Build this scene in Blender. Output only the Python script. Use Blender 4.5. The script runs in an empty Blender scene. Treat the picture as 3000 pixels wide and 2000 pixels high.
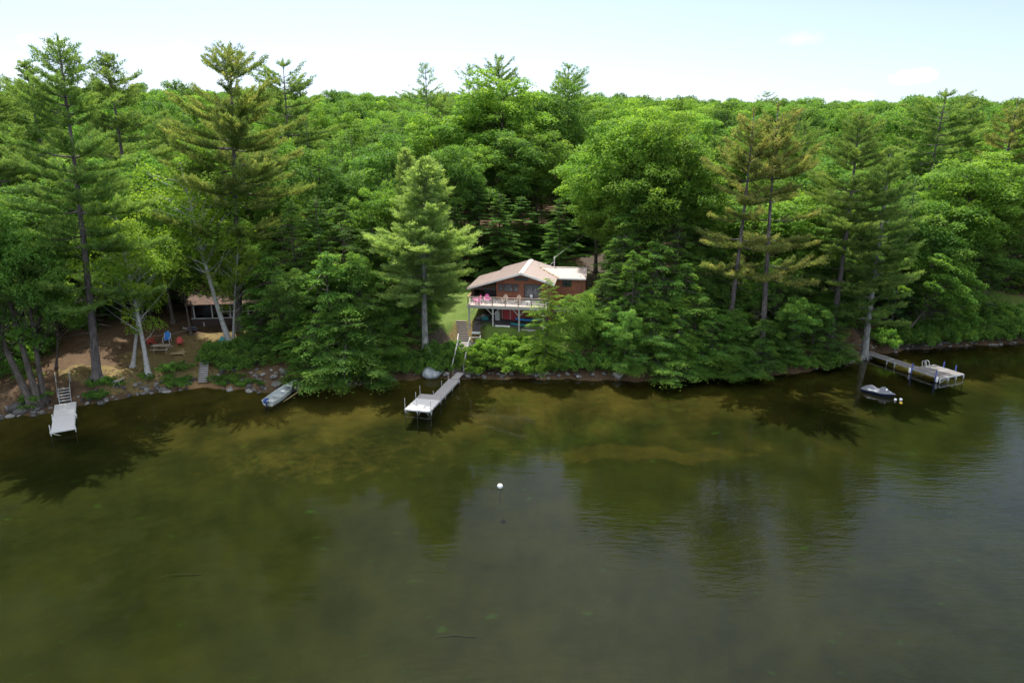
import bpy, math, random
import numpy as np
from mathutils import Vector, Matrix, Quaternion

SC = bpy.context.scene
COL = SC.collection
R_ = math.radians
rng = np.random.default_rng(7)
random.seed(7)

# ------------------------------------------------------------------ camera
PITCH = R_(16.4)
CAM = np.array([0.0, 0.0, 25.0])
FWD = np.array([0, math.cos(PITCH), -math.sin(PITCH)])
UPV = np.array([0, math.sin(PITCH), math.cos(PITCH)])
cd = bpy.data.cameras.new('camera')
cd.lens = 24.0; cd.sensor_width = 36.0; cd.clip_start = 0.5; cd.clip_end = 5000
cam = bpy.data.objects.new('camera', cd); COL.objects.link(cam)
cam.location = CAM; cam.rotation_euler = (math.pi / 2 - PITCH, 0, 0)
SC.camera = cam


def ray(px, py):
    return np.array([1, 0, 0]) * (px - 1500) / 2000 + UPV * (1000 - py) / 2000 + FWD


def at_z(px, py, z):
    r = ray(px, py)
    return CAM + r * (z - 25) / r[2]


def at_y(px, py, y):
    r = ray(px, py)
    return CAM + r * y / r[1]


# ------------------------------------------------------------------ helpers
def tag(o, label=None, cat=None, group=None, kind=None):
    if label: o['label'] = label
    if cat: o['category'] = cat
    if group: o['group'] = group
    if kind: o['kind'] = kind
    return o


def empty(name, loc, rz=0.0, label=None, cat=None, group=None):
    o = bpy.data.objects.new(name, None)
    o.empty_display_size = 0.3
    COL.objects.link(o)
    o.location = loc; o.rotation_euler = (0, 0, rz)
    return tag(o, label, cat, group)


def link(name, me, parent=None):
    o = bpy.data.objects.new(name, me)
    COL.objects.link(o)
    if parent is not None: o.parent = parent
    return o


def copy_tree(o, parent=None):
    c = o.copy(); COL.objects.link(c)
    if parent is not None: c.parent = parent
    for ch in list(o.children):
        copy_tree(ch, c)
    return c


class MB:
    """collects shapes; build() links them as ONE mesh object"""
    def __init__(s):
        s.v = []; s.f = []

    def add(s, vs, fs):
        n = len(s.v)
        s.v += [tuple(map(float, v)) for v in vs]
        s.f += [tuple(i + n for i in f) for f in fs]
        return s

    def box(s, x0, x1, y0, y1, z0, z1, M=None):
        vs = [(x, y, z) for z in (z0, z1) for y in (y0, y1) for x in (x0, x1)]
        if M is not None: vs = [tuple(M @ Vector(v)) for v in vs]
        return s.add(vs, [(0, 2, 3, 1), (4, 5, 7, 6), (0, 1, 5, 4), (2, 6, 7, 3), (0, 4, 6, 2), (1, 3, 7, 5)])

    def bar(s, a, b, w, h, up=(0, 0, 1)):
        a = Vector(a); b = Vector(b); d = (b - a); L = d.length; d.normalize()
        u = Vector(up)
        if abs(d.dot(u)) > .98: u = Vector((0, 1, 0))
        x = d.cross(u).normalized(); u = x.cross(d).normalized()
        vs = []
        for p in (a, b):
            for i, j in ((-1, -1), (1, -1), (1, 1), (-1, 1)):
                vs.append(tuple(p + x * (i * w / 2) + u * (j * h / 2)))
        return s.add(vs, [(0, 1, 2, 3), (7, 6, 5, 4), (0, 4, 5, 1), (1, 5, 6, 2), (2, 6, 7, 3), (3, 7, 4, 0)])

    def tube(s, pts, rad, n=8, cap=True):
        pts = [Vector(p) for p in pts]
        if not hasattr(rad, '__len__'): rad = [rad] * len(pts)
        vs = []; fs = []
        prev = None
        for i, p in enumerate(pts):
            d = (pts[min(i + 1, len(pts) - 1)] - pts[max(i - 1, 0)]).normalized()
            x = (prev if prev is not None else (Vector((1, 0, 0)) if abs(d.x) < .8 else Vector((0, 1, 0))))
            x = (x - d * x.dot(d)).normalized(); prev = x
            y = d.cross(x)
            for k in range(n):
                a = 2 * math.pi * k / n
                vs.append(tuple(p + (x * math.cos(a) + y * math.sin(a)) * rad[i]))
        for i in range(len(pts) - 1):
            for k in range(n):
                k2 = (k + 1) % n
                fs.append((i * n + k, i * n + k2, (i + 1) * n + k2, (i + 1) * n + k))
        if cap:
            fs.append(tuple(range(n - 1, -1, -1)))
            fs.append(tuple((len(pts) - 1) * n + k for k in range(n)))
        return s.add(vs, fs)

    def loft(s, rings, cap=True, closed=True):
        n = len(rings[0]); vs = [v for r in rings for v in r]; fs = []
        for i in range(len(rings) - 1):
            for k in range(n if closed else n - 1):
                k2 = (k + 1) % n
                fs.append((i * n + k, i * n + k2, (i + 1) * n + k2, (i + 1) * n + k))
        if cap:
            fs.append(tuple(range(n - 1, -1, -1)))
            fs.append(tuple((len(rings) - 1) * n + k for k in range(n)))
        return s.add(vs, fs)

    def prism(s, poly, a, b):
        """poly: list of 3D pts; extrude by vector from a to b offset"""
        a = Vector(a); b = Vector(b); n = len(poly)
        vs = [tuple(Vector(p) + a) for p in poly] + [tuple(Vector(p) + b) for p in poly]
        fs = [tuple(range(n - 1, -1, -1)), tuple(range(n, 2 * n))]
        for k in range(n):
            k2 = (k + 1) % n
            fs.append((k, k2, n + k2, n + k))
        return s.add(vs, fs)

    def mesh(s, name, mat, smooth=False):
        me = bpy.data.meshes.new(name)
        me.from_pydata(s.v, [], s.f)
        import bmesh
        bm = bmesh.new(); bm.from_mesh(me)
        bmesh.ops.recalc_face_normals(bm, faces=bm.faces)
        bm.to_mesh(me); bm.free()
        me.materials.append(mat)
        if smooth: me.shade_smooth()
        return me

    def build(s, name, mat, parent=None, smooth=False):
        return link(name, s.mesh(name, mat, smooth), parent)


# ------------------------------------------------------------------ materials
def new_mat(name):
    m = bpy.data.materials.new(name); m.use_nodes = True
    nt = m.node_tree; nt.nodes.clear()
    out = nt.nodes.new('ShaderNodeOutputMaterial')
    return m, nt, out


def N(nt, t, **kw):
    n = nt.nodes.new(t)
    for k, v in kw.items():
        if k in ('inputs',):
            for i, val in v.items(): n.inputs[i].default_value = val
        else: setattr(n, k, v)
    return n


def ramp(nt, stops, fac=None):
    n = nt.nodes.new('ShaderNodeValToRGB')
    el = n.color_ramp.elements
    el[0].position = stops[0][0]; el[0].color = (*stops[0][1], 1)
    el[1].position = stops[-1][0]; el[1].color = (*stops[-1][1], 1)
    for p, c in stops[1:-1]:
        e = el.new(p); e.color = (*c, 1)
    if fac is not None: nt.links.new(fac, n.inputs[0])
    return n


def mixc(nt, a, b, fac, mode='MIX'):
    n = nt.nodes.new('ShaderNodeMix'); n.data_type = 'RGBA'; n.blend_type = mode
    for sock, v in ((6, a), (7, b), (0, fac)):
        if hasattr(v, 'is_linked'): nt.links.new(v, n.inputs[sock])
        elif sock == 0: n.inputs[0].default_value = v
        else: n.inputs[sock].default_value = (*v, 1)
    return n.outputs[2]


def noise(nt, scale, detail=4, rough=.6, vec=None, dim='3D'):
    n = nt.nodes.new('ShaderNodeTexNoise')
    n.inputs['Scale'].default_value = scale; n.inputs['Detail'].default_value = detail
    n.inputs['Roughness'].default_value = rough
    if vec is not None: nt.links.new(vec, n.inputs['Vector'])
    return n


def math_(nt, op, a, b=None, clamp=False):
    n = nt.nodes.new('ShaderNodeMath'); n.operation = op; n.use_clamp = clamp
    for i, v in enumerate((a, b)):
        if v is None: continue
        if hasattr(v, 'is_linked'): nt.links.new(v, n.inputs[i])
        else: n.inputs[i].default_value = v
    return n.outputs[0]


def smap(nt, v, a, b, c=0, d=1):
    n = nt.nodes.new('ShaderNodeMapRange'); n.interpolation_type = 'SMOOTHSTEP'
    nt.links.new(v, n.inputs[0])
    n.inputs[1].default_value = a; n.inputs[2].default_value = b
    n.inputs[3].default_value = c; n.inputs[4].default_value = d
    return n.outputs[0]


def plain(name, c, rough=.6, var=.18, scale=6, metal=0, c2=None, stretch=None, bump=0, spec=.5):
    """surface with procedural variation of its own colour"""
    m, nt, out = new_mat(name)
    tc = N(nt, 'ShaderNodeTexCoord')
    vec = tc.outputs['Object']
    if stretch:
        mp = N(nt, 'ShaderNodeMapping'); mp.inputs['Scale'].default_value = stretch
        nt.links.new(vec, mp.inputs[0]); vec = mp.outputs[0]
    nz = noise(nt, scale, 5, .65, vec)
    lo = tuple(x * (1 - var) for x in c); hi = tuple(min(1, x * (1 + var)) for x in c)
    if c2: hi = c2
    rp = ramp(nt, [(.3, lo), (.7, hi)], nz.outputs[0])
    b = N(nt, 'ShaderNodeBsdfPrincipled')
    nt.links.new(rp.outputs[0], b.inputs['Base Color'])
    b.inputs['Roughness'].default_value = rough; b.inputs['Metallic'].default_value = metal
    b.inputs['Specular IOR Level'].default_value = spec
    if bump:
        bp = N(nt, 'ShaderNodeBump'); bp.inputs['Strength'].default_value = bump; bp.inputs['Distance'].default_value = .05
        nt.links.new(nz.outputs[0], bp.inputs['Height']); nt.links.new(bp.outputs[0], b.inputs['Normal'])
    nt.links.new(b.outputs[0], out.inputs[0])
    return m


def foliage(name, stops, trans=.35, rnd=.35, sat=1.0, gloss=.10):
    """leaf material: colour from the per-leaf 'tint' + a little per-tree variation; thin leaves let light through"""
    m, nt, out = new_mat(name)
    at = N(nt, 'ShaderNodeAttribute', attribute_name='tint')
    oi = N(nt, 'ShaderNodeObjectInfo')
    geo = N(nt, 'ShaderNodeNewGeometry')
    nz = noise(nt, .35, 2, .5, geo.outputs['Position'])
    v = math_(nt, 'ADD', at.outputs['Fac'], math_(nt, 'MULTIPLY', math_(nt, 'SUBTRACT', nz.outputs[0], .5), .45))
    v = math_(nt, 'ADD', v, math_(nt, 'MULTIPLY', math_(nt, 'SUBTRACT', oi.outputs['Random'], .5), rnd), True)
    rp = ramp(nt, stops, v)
    hs = N(nt, 'ShaderNodeHueSaturation')
    nt.links.new(rp.outputs[0], hs.inputs['Color'])
    nt.links.new(math_(nt, 'ADD', math_(nt, 'MULTIPLY', oi.outputs['Random'], .03), .487), hs.inputs['Hue'])
    hs.inputs['Saturation'].default_value = sat
    b = N(nt, 'ShaderNodeBsdfPrincipled')
    b.inputs['Roughness'].default_value = .6; b.inputs['Specular IOR Level'].default_value = gloss
    tl = N(nt, 'ShaderNodeBsdfTranslucent')
    tcol = mixc(nt, hs.outputs[0], (1.0, 1.0, .45), 1.0, 'MULTIPLY')
    g2 = N(nt, 'ShaderNodeBrightContrast')
    nt.links.new(hs.outputs[0], b.inputs['Base Color'])
    gam = N(nt, 'ShaderNodeVectorMath', operation='SCALE'); nt.links.new(tcol, gam.inputs[0]); gam.inputs['Scale'].default_value = 1.6
    nt.links.new(gam.outputs[0], tl.inputs['Color'])
    mx = N(nt, 'ShaderNodeMixShader'); mx.inputs[0].default_value = trans
    nt.links.new(b.outputs[0], mx.inputs[1]); nt.links.new(tl.outputs[0], mx.inputs[2])
    nt.links.new(mx.outputs[0], out.inputs[0])
    return m


M_ = {}
M_['leaf'] = foliage('leaf_green', [(0, (0.0469, 0.1100, 0.0264)), (.5, (0.1046, 0.2080, 0.0387)), (1, (0.2180, 0.3250, 0.0598))], .43, .5)
M_['leaf_bright'] = foliage('leaf_bright', [(0, (0.0676, 0.1460, 0.0255)), (.5, (0.1461, 0.2580, 0.0405)), (1, (0.2703, 0.3720, 0.0581))], .46, .5)
M_['leaf_birch'] = foliage('leaf_birch', [(0, (0.1068, 0.1800, 0.0246)), (.5, (0.1962, 0.2950, 0.0378)), (1, (0.3106, 0.4000, 0.0528))], .48)
M_['hemlock'] = foliage('hemlock_needles', [(0, (0.0458, 0.1100, 0.0282)), (.45, (0.1003, 0.2000, 0.0370)), (.75, (0.1940, 0.3050, 0.0458)), (1, (0.3379, 0.4250, 0.0581))], .45, .3, gloss=.04)
M_['hemlock_young'] = foliage('hemlock_young_needles', [(0, (0.0927, 0.1900, 0.0264)), (.5, (0.1908, 0.3150, 0.0405)), (1, (0.3597, 0.4500, 0.0616))], .47, .1, gloss=.04)
M_['spruce'] = foliage('spruce_needles', [(0, (0.0240, 0.0580, 0.0211)), (.6, (0.0523, 0.1120, 0.0299)), (1, (0.1068, 0.1800, 0.0422))], .35, .2, gloss=.04)
M_['pine'] = foliage('pine_needles', [(0, (.056, .115, .038)), (.5, (.142, .226, .062)), (1, (.250, .320, .092))], .45, .2, gloss=.05)
M_['pine_olive'] = foliage('pine_needles_olive', [(0, (.062, .115, .036)), (.45, (.158, .220, .066)), (.78, (.262, .280, .098)), (1, (.350, .330, .130))], .45, .15, gloss=.05)
M_['pine_ochre'] = foliage('pine_needles_ochre', [(0, (.064, .110, .036)), (.45, (.168, .210, .066)), (.78, (.285, .272, .102)), (1, (.380, .325, .140))], .45, .15, gloss=.05)
M_['pine_pale'] = foliage('pine_needles_pale', [(0, (.125, .198, .062)), (.5, (.240, .322, .105)), (1, (.345, .405, .148))], .48, .15, gloss=.05)
M_['weed'] = foliage('weed_leaves', [(0, (.055, .125, .028)), (.5, (.108, .210, .040)), (1, (.20, .31, .054))], .38)


def bark(name, c1, c2, scale=8, birch=False):
    m, nt, out = new_mat(name)
    tc = N(nt, 'ShaderNodeTexCoord')
    mp = N(nt, 'ShaderNodeMapping'); mp.inputs['Scale'].default_value = (1, 1, 6) if birch else (1, 1, .22)
    nt.links.new(tc.outputs['Object'], mp.inputs[0])
    nz = noise(nt, scale, 6, .7, mp.outputs[0])
    big = noise(nt, .8, 2, .5, tc.outputs['Object'])
    rp = ramp(nt, [(.36 if birch else .35, c1), (.46 if birch else .68, c2)], nz.outputs[0])
    col = mixc(nt, rp.outputs[0], tuple(x * .6 for x in c1) if not birch else c2, smap(nt, big.outputs[0], .45, .75, 0, .6))
    b = N(nt, 'ShaderNodeBsdfPrincipled'); b.inputs['Roughness'].default_value = .9
    b.inputs['Specular IOR Level'].default_value = .2
    nt.links.new(col, b.inputs['Base Color'])
    bp = N(nt, 'ShaderNodeBump'); bp.inputs['Strength'].default_value = .6; bp.inputs['Distance'].default_value = .06
    nt.links.new(nz.outputs[0], bp.inputs['Height']); nt.links.new(bp.outputs[0], b.inputs['Normal'])
    nt.links.new(b.outputs[0], out.inputs[0])
    return m


M_['bark'] = bark('bark_grey_brown', (.045, .036, .030), (.16, .135, .115))
M_['bark_pine'] = bark('bark_pine', (.055, .045, .042), (.20, .175, .165), 6)
M_['bark_birch'] = bark('bark_birch', (.06, .05, .045), (.42, .41, .385), 3, True)
M_['bark_pale'] = bark('bark_pale_grey', (.11, .11, .10), (.36, .36, .33), 4)

# ------------------------------------------------------------------ terrain
SH = [(-400, 22), (-110, 47), (-70, 54.5), (-52, 58.6), (-48, 59.4), (-43.8, 61.1), (-41.3, 63.4), (-38.5, 65.5), (-36.2, 66.5), (-33.1, 67.6),
      (-31, 67.7), (-26.1, 66.6), (-23.1, 66.9), (-19.7, 67.4), (-13.1, 69.9), (-9.5, 70.9), (-6.1, 70.6), (-1.9, 70.6), (3.8, 70.6),
      (9.3, 70.2), (14.8, 69.9), (22.7, 71.2), (30.5, 72.1), (35.1, 73.9), (39.4, 76.2), (43, 78.6), (48.4, 81.2), (58.8, 83.2), (65.8, 84.2),
      (90, 87), (400, 110)]
SHX = np.array([p[0] for p in SH], float); SHY = np.array([p[1] for p in SH], float)


def shore_y(x):
    x = np.asarray(x, float)
    return np.interp(x, SHX, SHY) + .22 * np.sin(x * 1.3) + .15 * np.sin(x * 3.1 + 1)


PS = [([0, .3, 1.0, 2.0, 5, 12, 20, 45, 90, 180, 300, 520, 900], [.05, .3, 1.0, 1.75, 2.2, 3.2, 4.3, 7.6, 12.5, 19, 26, 34, 36]),
      ([0, .3, 1.5, 3, 5.2, 7, 9, 13, 18, 30, 60, 110, 200, 350, 520, 900], [.1, .4, .9, 2.1, 4.25, 4.45, 4.6, 5.2, 5.8, 7.0, 11, 15, 20.5, 28, 34, 36]),
      ([0, .3, 1.5, 4, 8, 15, 30, 60, 110, 200, 350, 520, 900], [.1, .4, 1.2, 2.6, 3.6, 5, 7.5, 11.5, 15.5, 20.5, 28, 34, 36]),
      ([0, .3, 1.5, 4, 8, 15, 30, 60, 110, 200, 350, 520, 900], [.1, .35, .8, 1.6, 2.3, 3.2, 5.5, 10, 15, 20, 28, 34, 36])]
BED = ([-400, -80, -40, -20, -10, -4, -1, 0], [-3.4, -3.2, -2.8, -2.0, -1.3, -.7, -.25, .05])


def ground_z(x, y):
    x = np.asarray(x, float); y = np.asarray(y, float)
    s = y - shore_y(x)
    prof = [np.interp(s, a, b) for a, b in PS]
    kx = [-22, -12, 10, 20, 46, 56]
    w0 = np.interp(x, [-22, -13], [1, 0]); w1 = np.interp(x, [-22, -13, 10, 20], [0, 1, 1, 0])
    w3 = np.interp(x, [44, 56], [0, 1]); w2 = np.interp(x, [10, 20], [0, 1]) * (1 - w3)
    z = w0 * prof[0] + w1 * prof[1] + w2 * prof[2] + w3 * prof[3]
    n = (.10 * np.sin(x * .9 + 2 * np.sin(y * .31)) + .08 * np.sin(y * 1.1 + x * .5) + .05 * np.sin(x * 2.3 - y * 1.7))
    far = np.clip((s - 30) / 60, 0, 1)
    n2 = far * (1.6 * np.sin(x * .031 + 1) * np.sin(y * .024) + .9 * np.sin(x * .071 + y * .05))
    z = z + n * np.clip(s / 3, 0, 1) * .8 + n2
    d = np.sqrt(((x + 5.6) / 2.0) ** 2 + ((y - 74.9) / 4.2) ** 2)
    hol = np.interp(y, [70, 70.9, 73.3, 75.9, 78.3, 80], [.1, .3, 2.35, 2.52, 4.4, 4.6])
    z = z + (np.minimum(hol, z) - z) * np.clip((1.35 - d) / .5, 0, 1)
    lim = .22 + .62 * np.maximum(y - 62.3, 0)
    wl_ = np.clip((1.9 - np.abs(x + 43.6)) / .7, 0, 1) * np.clip((65.5 - y) / 1.0, 0, 1)
    z = z + (np.minimum(lim, z) - z) * wl_
    zb = np.interp(s, *BED) + .06 * np.sin(x * 1.1 + y * .7) * np.clip(-s / 3, 0, 1)
    return np.where(s > 0, z, zb)


def gz(x, y): return float(ground_z(x, y))


def on_ground(px, py):
    r = ray(px, py)
    t = np.linspace(40, 200, 3201)
    P = CAM[None, :] + r[None, :] * t[:, None]
    h = P[:, 2] - ground_z(P[:, 0], P[:, 1])
    i = int(np.argmax(h < 0))
    return P[i]


def axis(segs):
    out = []
    for a, b, st in segs: out += list(np.arange(a, b, st))
    out.append(segs[-1][1]); return np.array(out)


xs = axis([(-420, -120, 20), (-120, -62, 3), (-62, 76, .5), (76, 120, 3), (120, 420, 20)])
ys = axis([(-160, -20, 14), (-20, 40, 3), (40, 54, 1), (54, 96, .45), (96, 130, 2), (130, 620, 10)])
GX, GY = np.meshgrid(xs, ys)
GZ = ground_z(GX, GY)
nx, ny = len(xs), len(ys)
me = bpy.data.meshes.new('ground')
idx = np.arange(nx * ny).reshape(ny, nx)
F = np.stack([idx[:-1, :-1], idx[:-1, 1:], idx[1:, 1:], idx[1:, :-1]], -1).reshape(-1, 4)


def np_mesh(name, V, F, tint=None):
    me = bpy.data.meshes.new(name)
    nv, nf, k = len(V), len(F), F.shape[1]
    me.vertices.add(nv); me.vertices.foreach_set('co', np.ascontiguousarray(V, np.float32).ravel())
    me.loops.add(nf * k); me.loops.foreach_set('vertex_index', np.ascontiguousarray(F, np.int32).ravel())
    me.polygons.add(nf); me.polygons.foreach_set('loop_start', np.arange(0, nf * k, k, dtype=np.int32))
    if tint is not None:
        a = me.attributes.new('tint', 'FLOAT', 'FACE'); a.data.foreach_set('value', np.ascontiguousarray(tint, np.float32))
    me.update(calc_edges=True)
    return me


gm = np_mesh('ground', np.stack([GX.ravel(), GY.ravel(), GZ.ravel()], -1), F)
gm.shade_smooth()


def blob(x, y, cx, cy, rx, ry, soft=.35):
    d = np.sqrt(((x - cx) / rx) ** 2 + ((y - cy) / ry) ** 2)
    return np.clip((1 + soft - d) / (2 * soft), 0, 1)


X1, Y1 = GX.ravel(), GY.ravel()
HOUSE_O = np.array([-5.03, 76.55, 4.5]); HA = R_(8.8)
hX = np.array([math.cos(HA), -math.sin(HA)]); hY = np.array([math.sin(HA), math.cos(HA)])


def hw(lx, ly): return HOUSE_O[:2] + hX * lx + hY * ly


grass = np.maximum.reduce([
    blob(X1, Y1, 1.5, 75.5, 8.5, 3.0), blob(X1, Y1, -8, 84, 4.5, 9), blob(X1, Y1, 11.5, 80, 3, 6), blob(X1, Y1, 8, 93, 4.5, 8),
    blob(X1, Y1, 67, 95, 9, 6, .3)])
dry = np.maximum.reduce([blob(X1, Y1, -31.5, 73.5, 8, 5.5), blob(X1, Y1, -42, 66.3, 4.5, 1.8), blob(X1, Y1, -37, 70.5, 5, 3.5), blob(X1, Y1, -5.5, 75, 2, 3.5)])
path = np.maximum.reduce([blob(X1, Y1, 13, 103, 2.4, 16), blob(X1, Y1, 12.2, 92, 2.0, 6), blob(X1, Y1, 48, 82.2, 7, 1.0), blob(X1, Y1, -8.5, 75.3, 2.0, 1.2)])
beach = np.maximum.reduce([blob(X1, Y1, -31, 67.3, 3.8, .9), blob(X1, Y1, 1, 69.6, 3.0, 1.0), blob(X1, Y1, 41.5, 76.6, 2.0, .8)])
bar = np.clip(.9 * blob(X1, Y1 + .5 * np.sin(X1 * .5) + .3 * np.sin(X1 * 1.3), 13, 55.2, 9.5, 1.1, .75) + .55 * blob(X1, Y1, -18, 54, 10, 4.5, .7) + .35 * blob(X1, Y1, 2, 61, 12, 6, .8), 0, 1)
for nm, a in (('grass', grass), ('dry', dry), ('path', path), ('beach', beach), ('bar', bar)):
    gm.attributes.new(nm, 'FLOAT', 'POINT').data.foreach_set('value', a.astype(np.float32))

m, nt, out = new_mat('ground')
geo = N(nt, 'ShaderNodeNewGeometry'); pos = geo.outputs['Position']
sep = N(nt, 'ShaderNodeSeparateXYZ'); nt.links.new(pos, sep.inputs[0]); zz = sep.outputs[2]


def A(nm): return N(nt, 'ShaderNodeAttribute', attribute_name=nm).outputs['Fac']


n1 = noise(nt, .9, 6, .65, pos); n2 = noise(nt, 6, 5, .7, pos); n3 = noise(nt, .22, 3, .5, pos); n4 = noise(nt, 22, 3, .7, pos)
floor = ramp(nt, [(.3, (.040, .027, .018)), (.55, (.095, .060, .034)), (.75, (.125, .078, .044))], math_(nt, 'ADD', math_(nt, 'MULTIPLY', n1.outputs[0], .5), math_(nt, 'MULTIPLY', n2.outputs[0], .5)))
grs = ramp(nt, [(.25, (.045, .080, .016)), (.55, (.095, .140, .028)), (.8, (.17, .18, .045))], math_(nt, 'ADD', math_(nt, 'MULTIPLY', n1.outputs[0], .5), math_(nt, 'MULTIPLY', n4.outputs[0], .5)))
dr = ramp(nt, [(.25, (.085, .085, .024)), (.5, (.16, .115, .046)), (.8, (.27, .170, .080))], math_(nt, 'ADD', math_(nt, 'MULTIPLY', n1.outputs[0], .6), math_(nt, 'MULTIPLY', n2.outputs[0], .4)))
edge = math_(nt, 'MULTIPLY', math_(nt, 'SUBTRACT', n1.outputs[0], .5), 1.2)


def mask(nm): return smap(nt, math_(nt, 'ADD', A(nm), edge), .3, .7)


col = mixc(nt, floor.outputs[0], grs.outputs[0], mask('grass'))
n5 = noise(nt, 2.6, 5, .7, pos)
drc = mixc(nt, dr.outputs[0], (.050, .075, .020), smap(nt, n5.outputs[0], .52, .62, 0, .8))
drc = mixc(nt, drc, (.060, .040, .026), smap(nt, n5.outputs[0], .50, .38, 0, .8))
col = mixc(nt, col, drc, mask('dry'))
pth = ramp(nt, [(.3, (.035, .028, .021)), (.7, (.085, .065, .048))], n2.outputs[0])
col = mixc(nt, col, pth.outputs[0], mask('path'))
snd = ramp(nt, [(.3, (.16, .095, .045)), (.7, (.33, .20, .10))], n2.outputs[0])
col = mixc(nt, col, snd.outputs[0], mask('beach'))
# the lake bed: sandy in the shallows, silty farther out and darkened for light lost with depth, weed and algae patches
bedn = math_(nt, 'ADD', math_(nt, 'MULTIPLY', n3.outputs[0], .6), math_(nt, 'MULTIPLY', n1.outputs[0], .4))
sandb = ramp(nt, [(.35, (0.0665, 0.0482, 0.0163)), (.65, (0.1428, 0.1017, 0.0334))], bedn)
silt_dim = ramp(nt, [(.35, (0.0200, 0.0233, 0.0074)), (.65, (0.0448, 0.0454, 0.0135))], bedn)
bed = mixc(nt, sandb.outputs[0], silt_dim.outputs[0], smap(nt, math_(nt, 'ADD', zz, math_(nt, 'MULTIPLY', math_(nt, 'SUBTRACT', n3.outputs[0], .5), 1.4)), -.45, -1.7))
bed = mixc(nt, bed, sandb.outputs[0], math_(nt, 'MULTIPLY', mask('bar'), .45))
mpw = N(nt, 'ShaderNodeMapping'); mpw.inputs['Scale'].default_value = (.55, .9, 0); nt.links.new(pos, mpw.inputs[0])
wd = noise(nt, 1.0, 3, .5, mpw.outputs[0])
bed = mixc(nt, bed, (0.0483, 0.1110, 0.0248), math_(nt, 'MULTIPLY', smap(nt, wd.outputs[0], .65, .76), .5))
wd2 = noise(nt, .45, 4, .6, mpw.outputs[0])
bed = mixc(nt, bed, (0.0338, 0.0400, 0.0166), math_(nt, 'MULTIPLY', smap(nt, wd2.outputs[0], .55, .7), .55))
col = mixc(nt, bed, col, smap(nt, zz, -.08, .10))
b = N(nt, 'ShaderNodeBsdfPrincipled'); b.inputs['Roughness'].default_value = .95; b.inputs['Specular IOR Level'].default_value = .15
nt.links.new(col, b.inputs['Base Color'])
bp = N(nt, 'ShaderNodeBump'); bp.inputs['Strength'].default_value = .7; bp.inputs['Distance'].default_value = .083
nt.links.new(n2.outputs[0], bp.inputs['Height']); nt.links.new(bp.outputs[0], b.inputs['Normal'])
nt.links.new(b.outputs[0], out.inputs[0])
gm.materials.append(m)
tag(link('ground', gm), kind='structure')

# ------------------------------------------------------------------ water
wm = np_mesh('lake_water', np.array([(-420, -160, 0), (420, -160, 0), (420, 130, 0), (-420, 130, 0)], float), np.array([[0, 1, 2, 3]]))
m, nt, out = new_mat('lake_water')
geo = N(nt, 'ShaderNodeNewGeometry'); pos = geo.outputs['Position']
mp = N(nt, 'ShaderNodeMapping'); mp.inputs['Scale'].default_value = (.55, 2.0, 1); mp.inputs['Rotation'].default_value = (0, 0, R_(20))
nt.links.new(pos, mp.inputs[0])
w1 = noise(nt, 1.5, 2, .5, mp.outputs[0]); w2 = noise(nt, .16, 3, .5, pos); w3 = noise(nt, 4.5, 2, .5, mp.outputs[0])
# wind reaches the open water, the shore lies calm
sep = N(nt, 'ShaderNodeSeparateXYZ'); nt.links.new(pos, sep.inputs[0])
open_ = math_(nt, 'SUBTRACT', math_(nt, 'MULTIPLY', sep.outputs[0], .55), sep.outputs[1])
calm = smap(nt, math_(nt, 'ADD', open_, math_(nt, 'MULTIPLY', w2.outputs[0], 22)), -48, -8, .10, 1)
w0 = noise(nt, .55, 2, .5, mp.outputs[0])
hgt = math_(nt, 'ADD', math_(nt, 'MULTIPLY', w0.outputs[0], 1.6), math_(nt, 'ADD', w1.outputs[0], math_(nt, 'MULTIPLY', w3.outputs[0], .35)))
bp = N(nt, 'ShaderNodeBump'); bp.inputs['Distance'].default_value = .032
nt.links.new(math_(nt, 'MULTIPLY', calm, .6), bp.inputs['Strength'])
nt.links.new(hgt, bp.inputs['Height'])
fr = N(nt, 'ShaderNodeFresnel'); fr.inputs[0].default_value = 1.333; nt.links.new(bp.outputs[0], fr.inputs['Normal'])
refl_mask = smap(nt, math_(nt, 'ADD', sep.outputs[0], math_(nt, 'MULTIPLY', w2.outputs[0], 3)), -18, 14, .10, 1.2)  # reflection strength painted in by place: weakened at left, raised at right
frs = math_(nt, 'MULTIPLY', fr.outputs[0], refl_mask)
tr = N(nt, 'ShaderNodeBsdfTransparent'); tr.inputs[0].default_value = (.56, .605, .43, 1)
gl = N(nt, 'ShaderNodeBsdfGlossy'); gl.inputs['Roughness'].default_value = .02; nt.links.new(bp.outputs[0], gl.inputs['Normal'])
mx = N(nt, 'ShaderNodeMixShader')
nt.links.new(frs, mx.inputs[0]); nt.links.new(tr.outputs[0], mx.inputs[1]); nt.links.new(gl.outputs[0], mx.inputs[2])
nt.links.new(mx.outputs[0], out.inputs[0])
wm.materials.append(m)
tag(link('lake_water', wm), kind='structure')

# ------------------------------------------------------------------ sky and sun
SUN_EL = R_(65); SUN_ROT = R_(-13)
w = bpy.data.worlds.new('World'); SC.world = w; w.use_nodes = True
nt = w.node_tree; nt.nodes.clear()
out = nt.nodes.new('ShaderNodeOutputWorld'); bg = nt.nodes.new('ShaderNodeBackground')
sky = nt.nodes.new('ShaderNodeTexSky'); sky.sky_type = 'NISHITA'; sky.sun_disc = False
sky.sun_elevation = SUN_EL; sky.sun_rotation = SUN_ROT; sky.altitude = 100; sky.air_density = .5; sky.dust_density = 2.1; sky.ozone_density = .8
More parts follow.
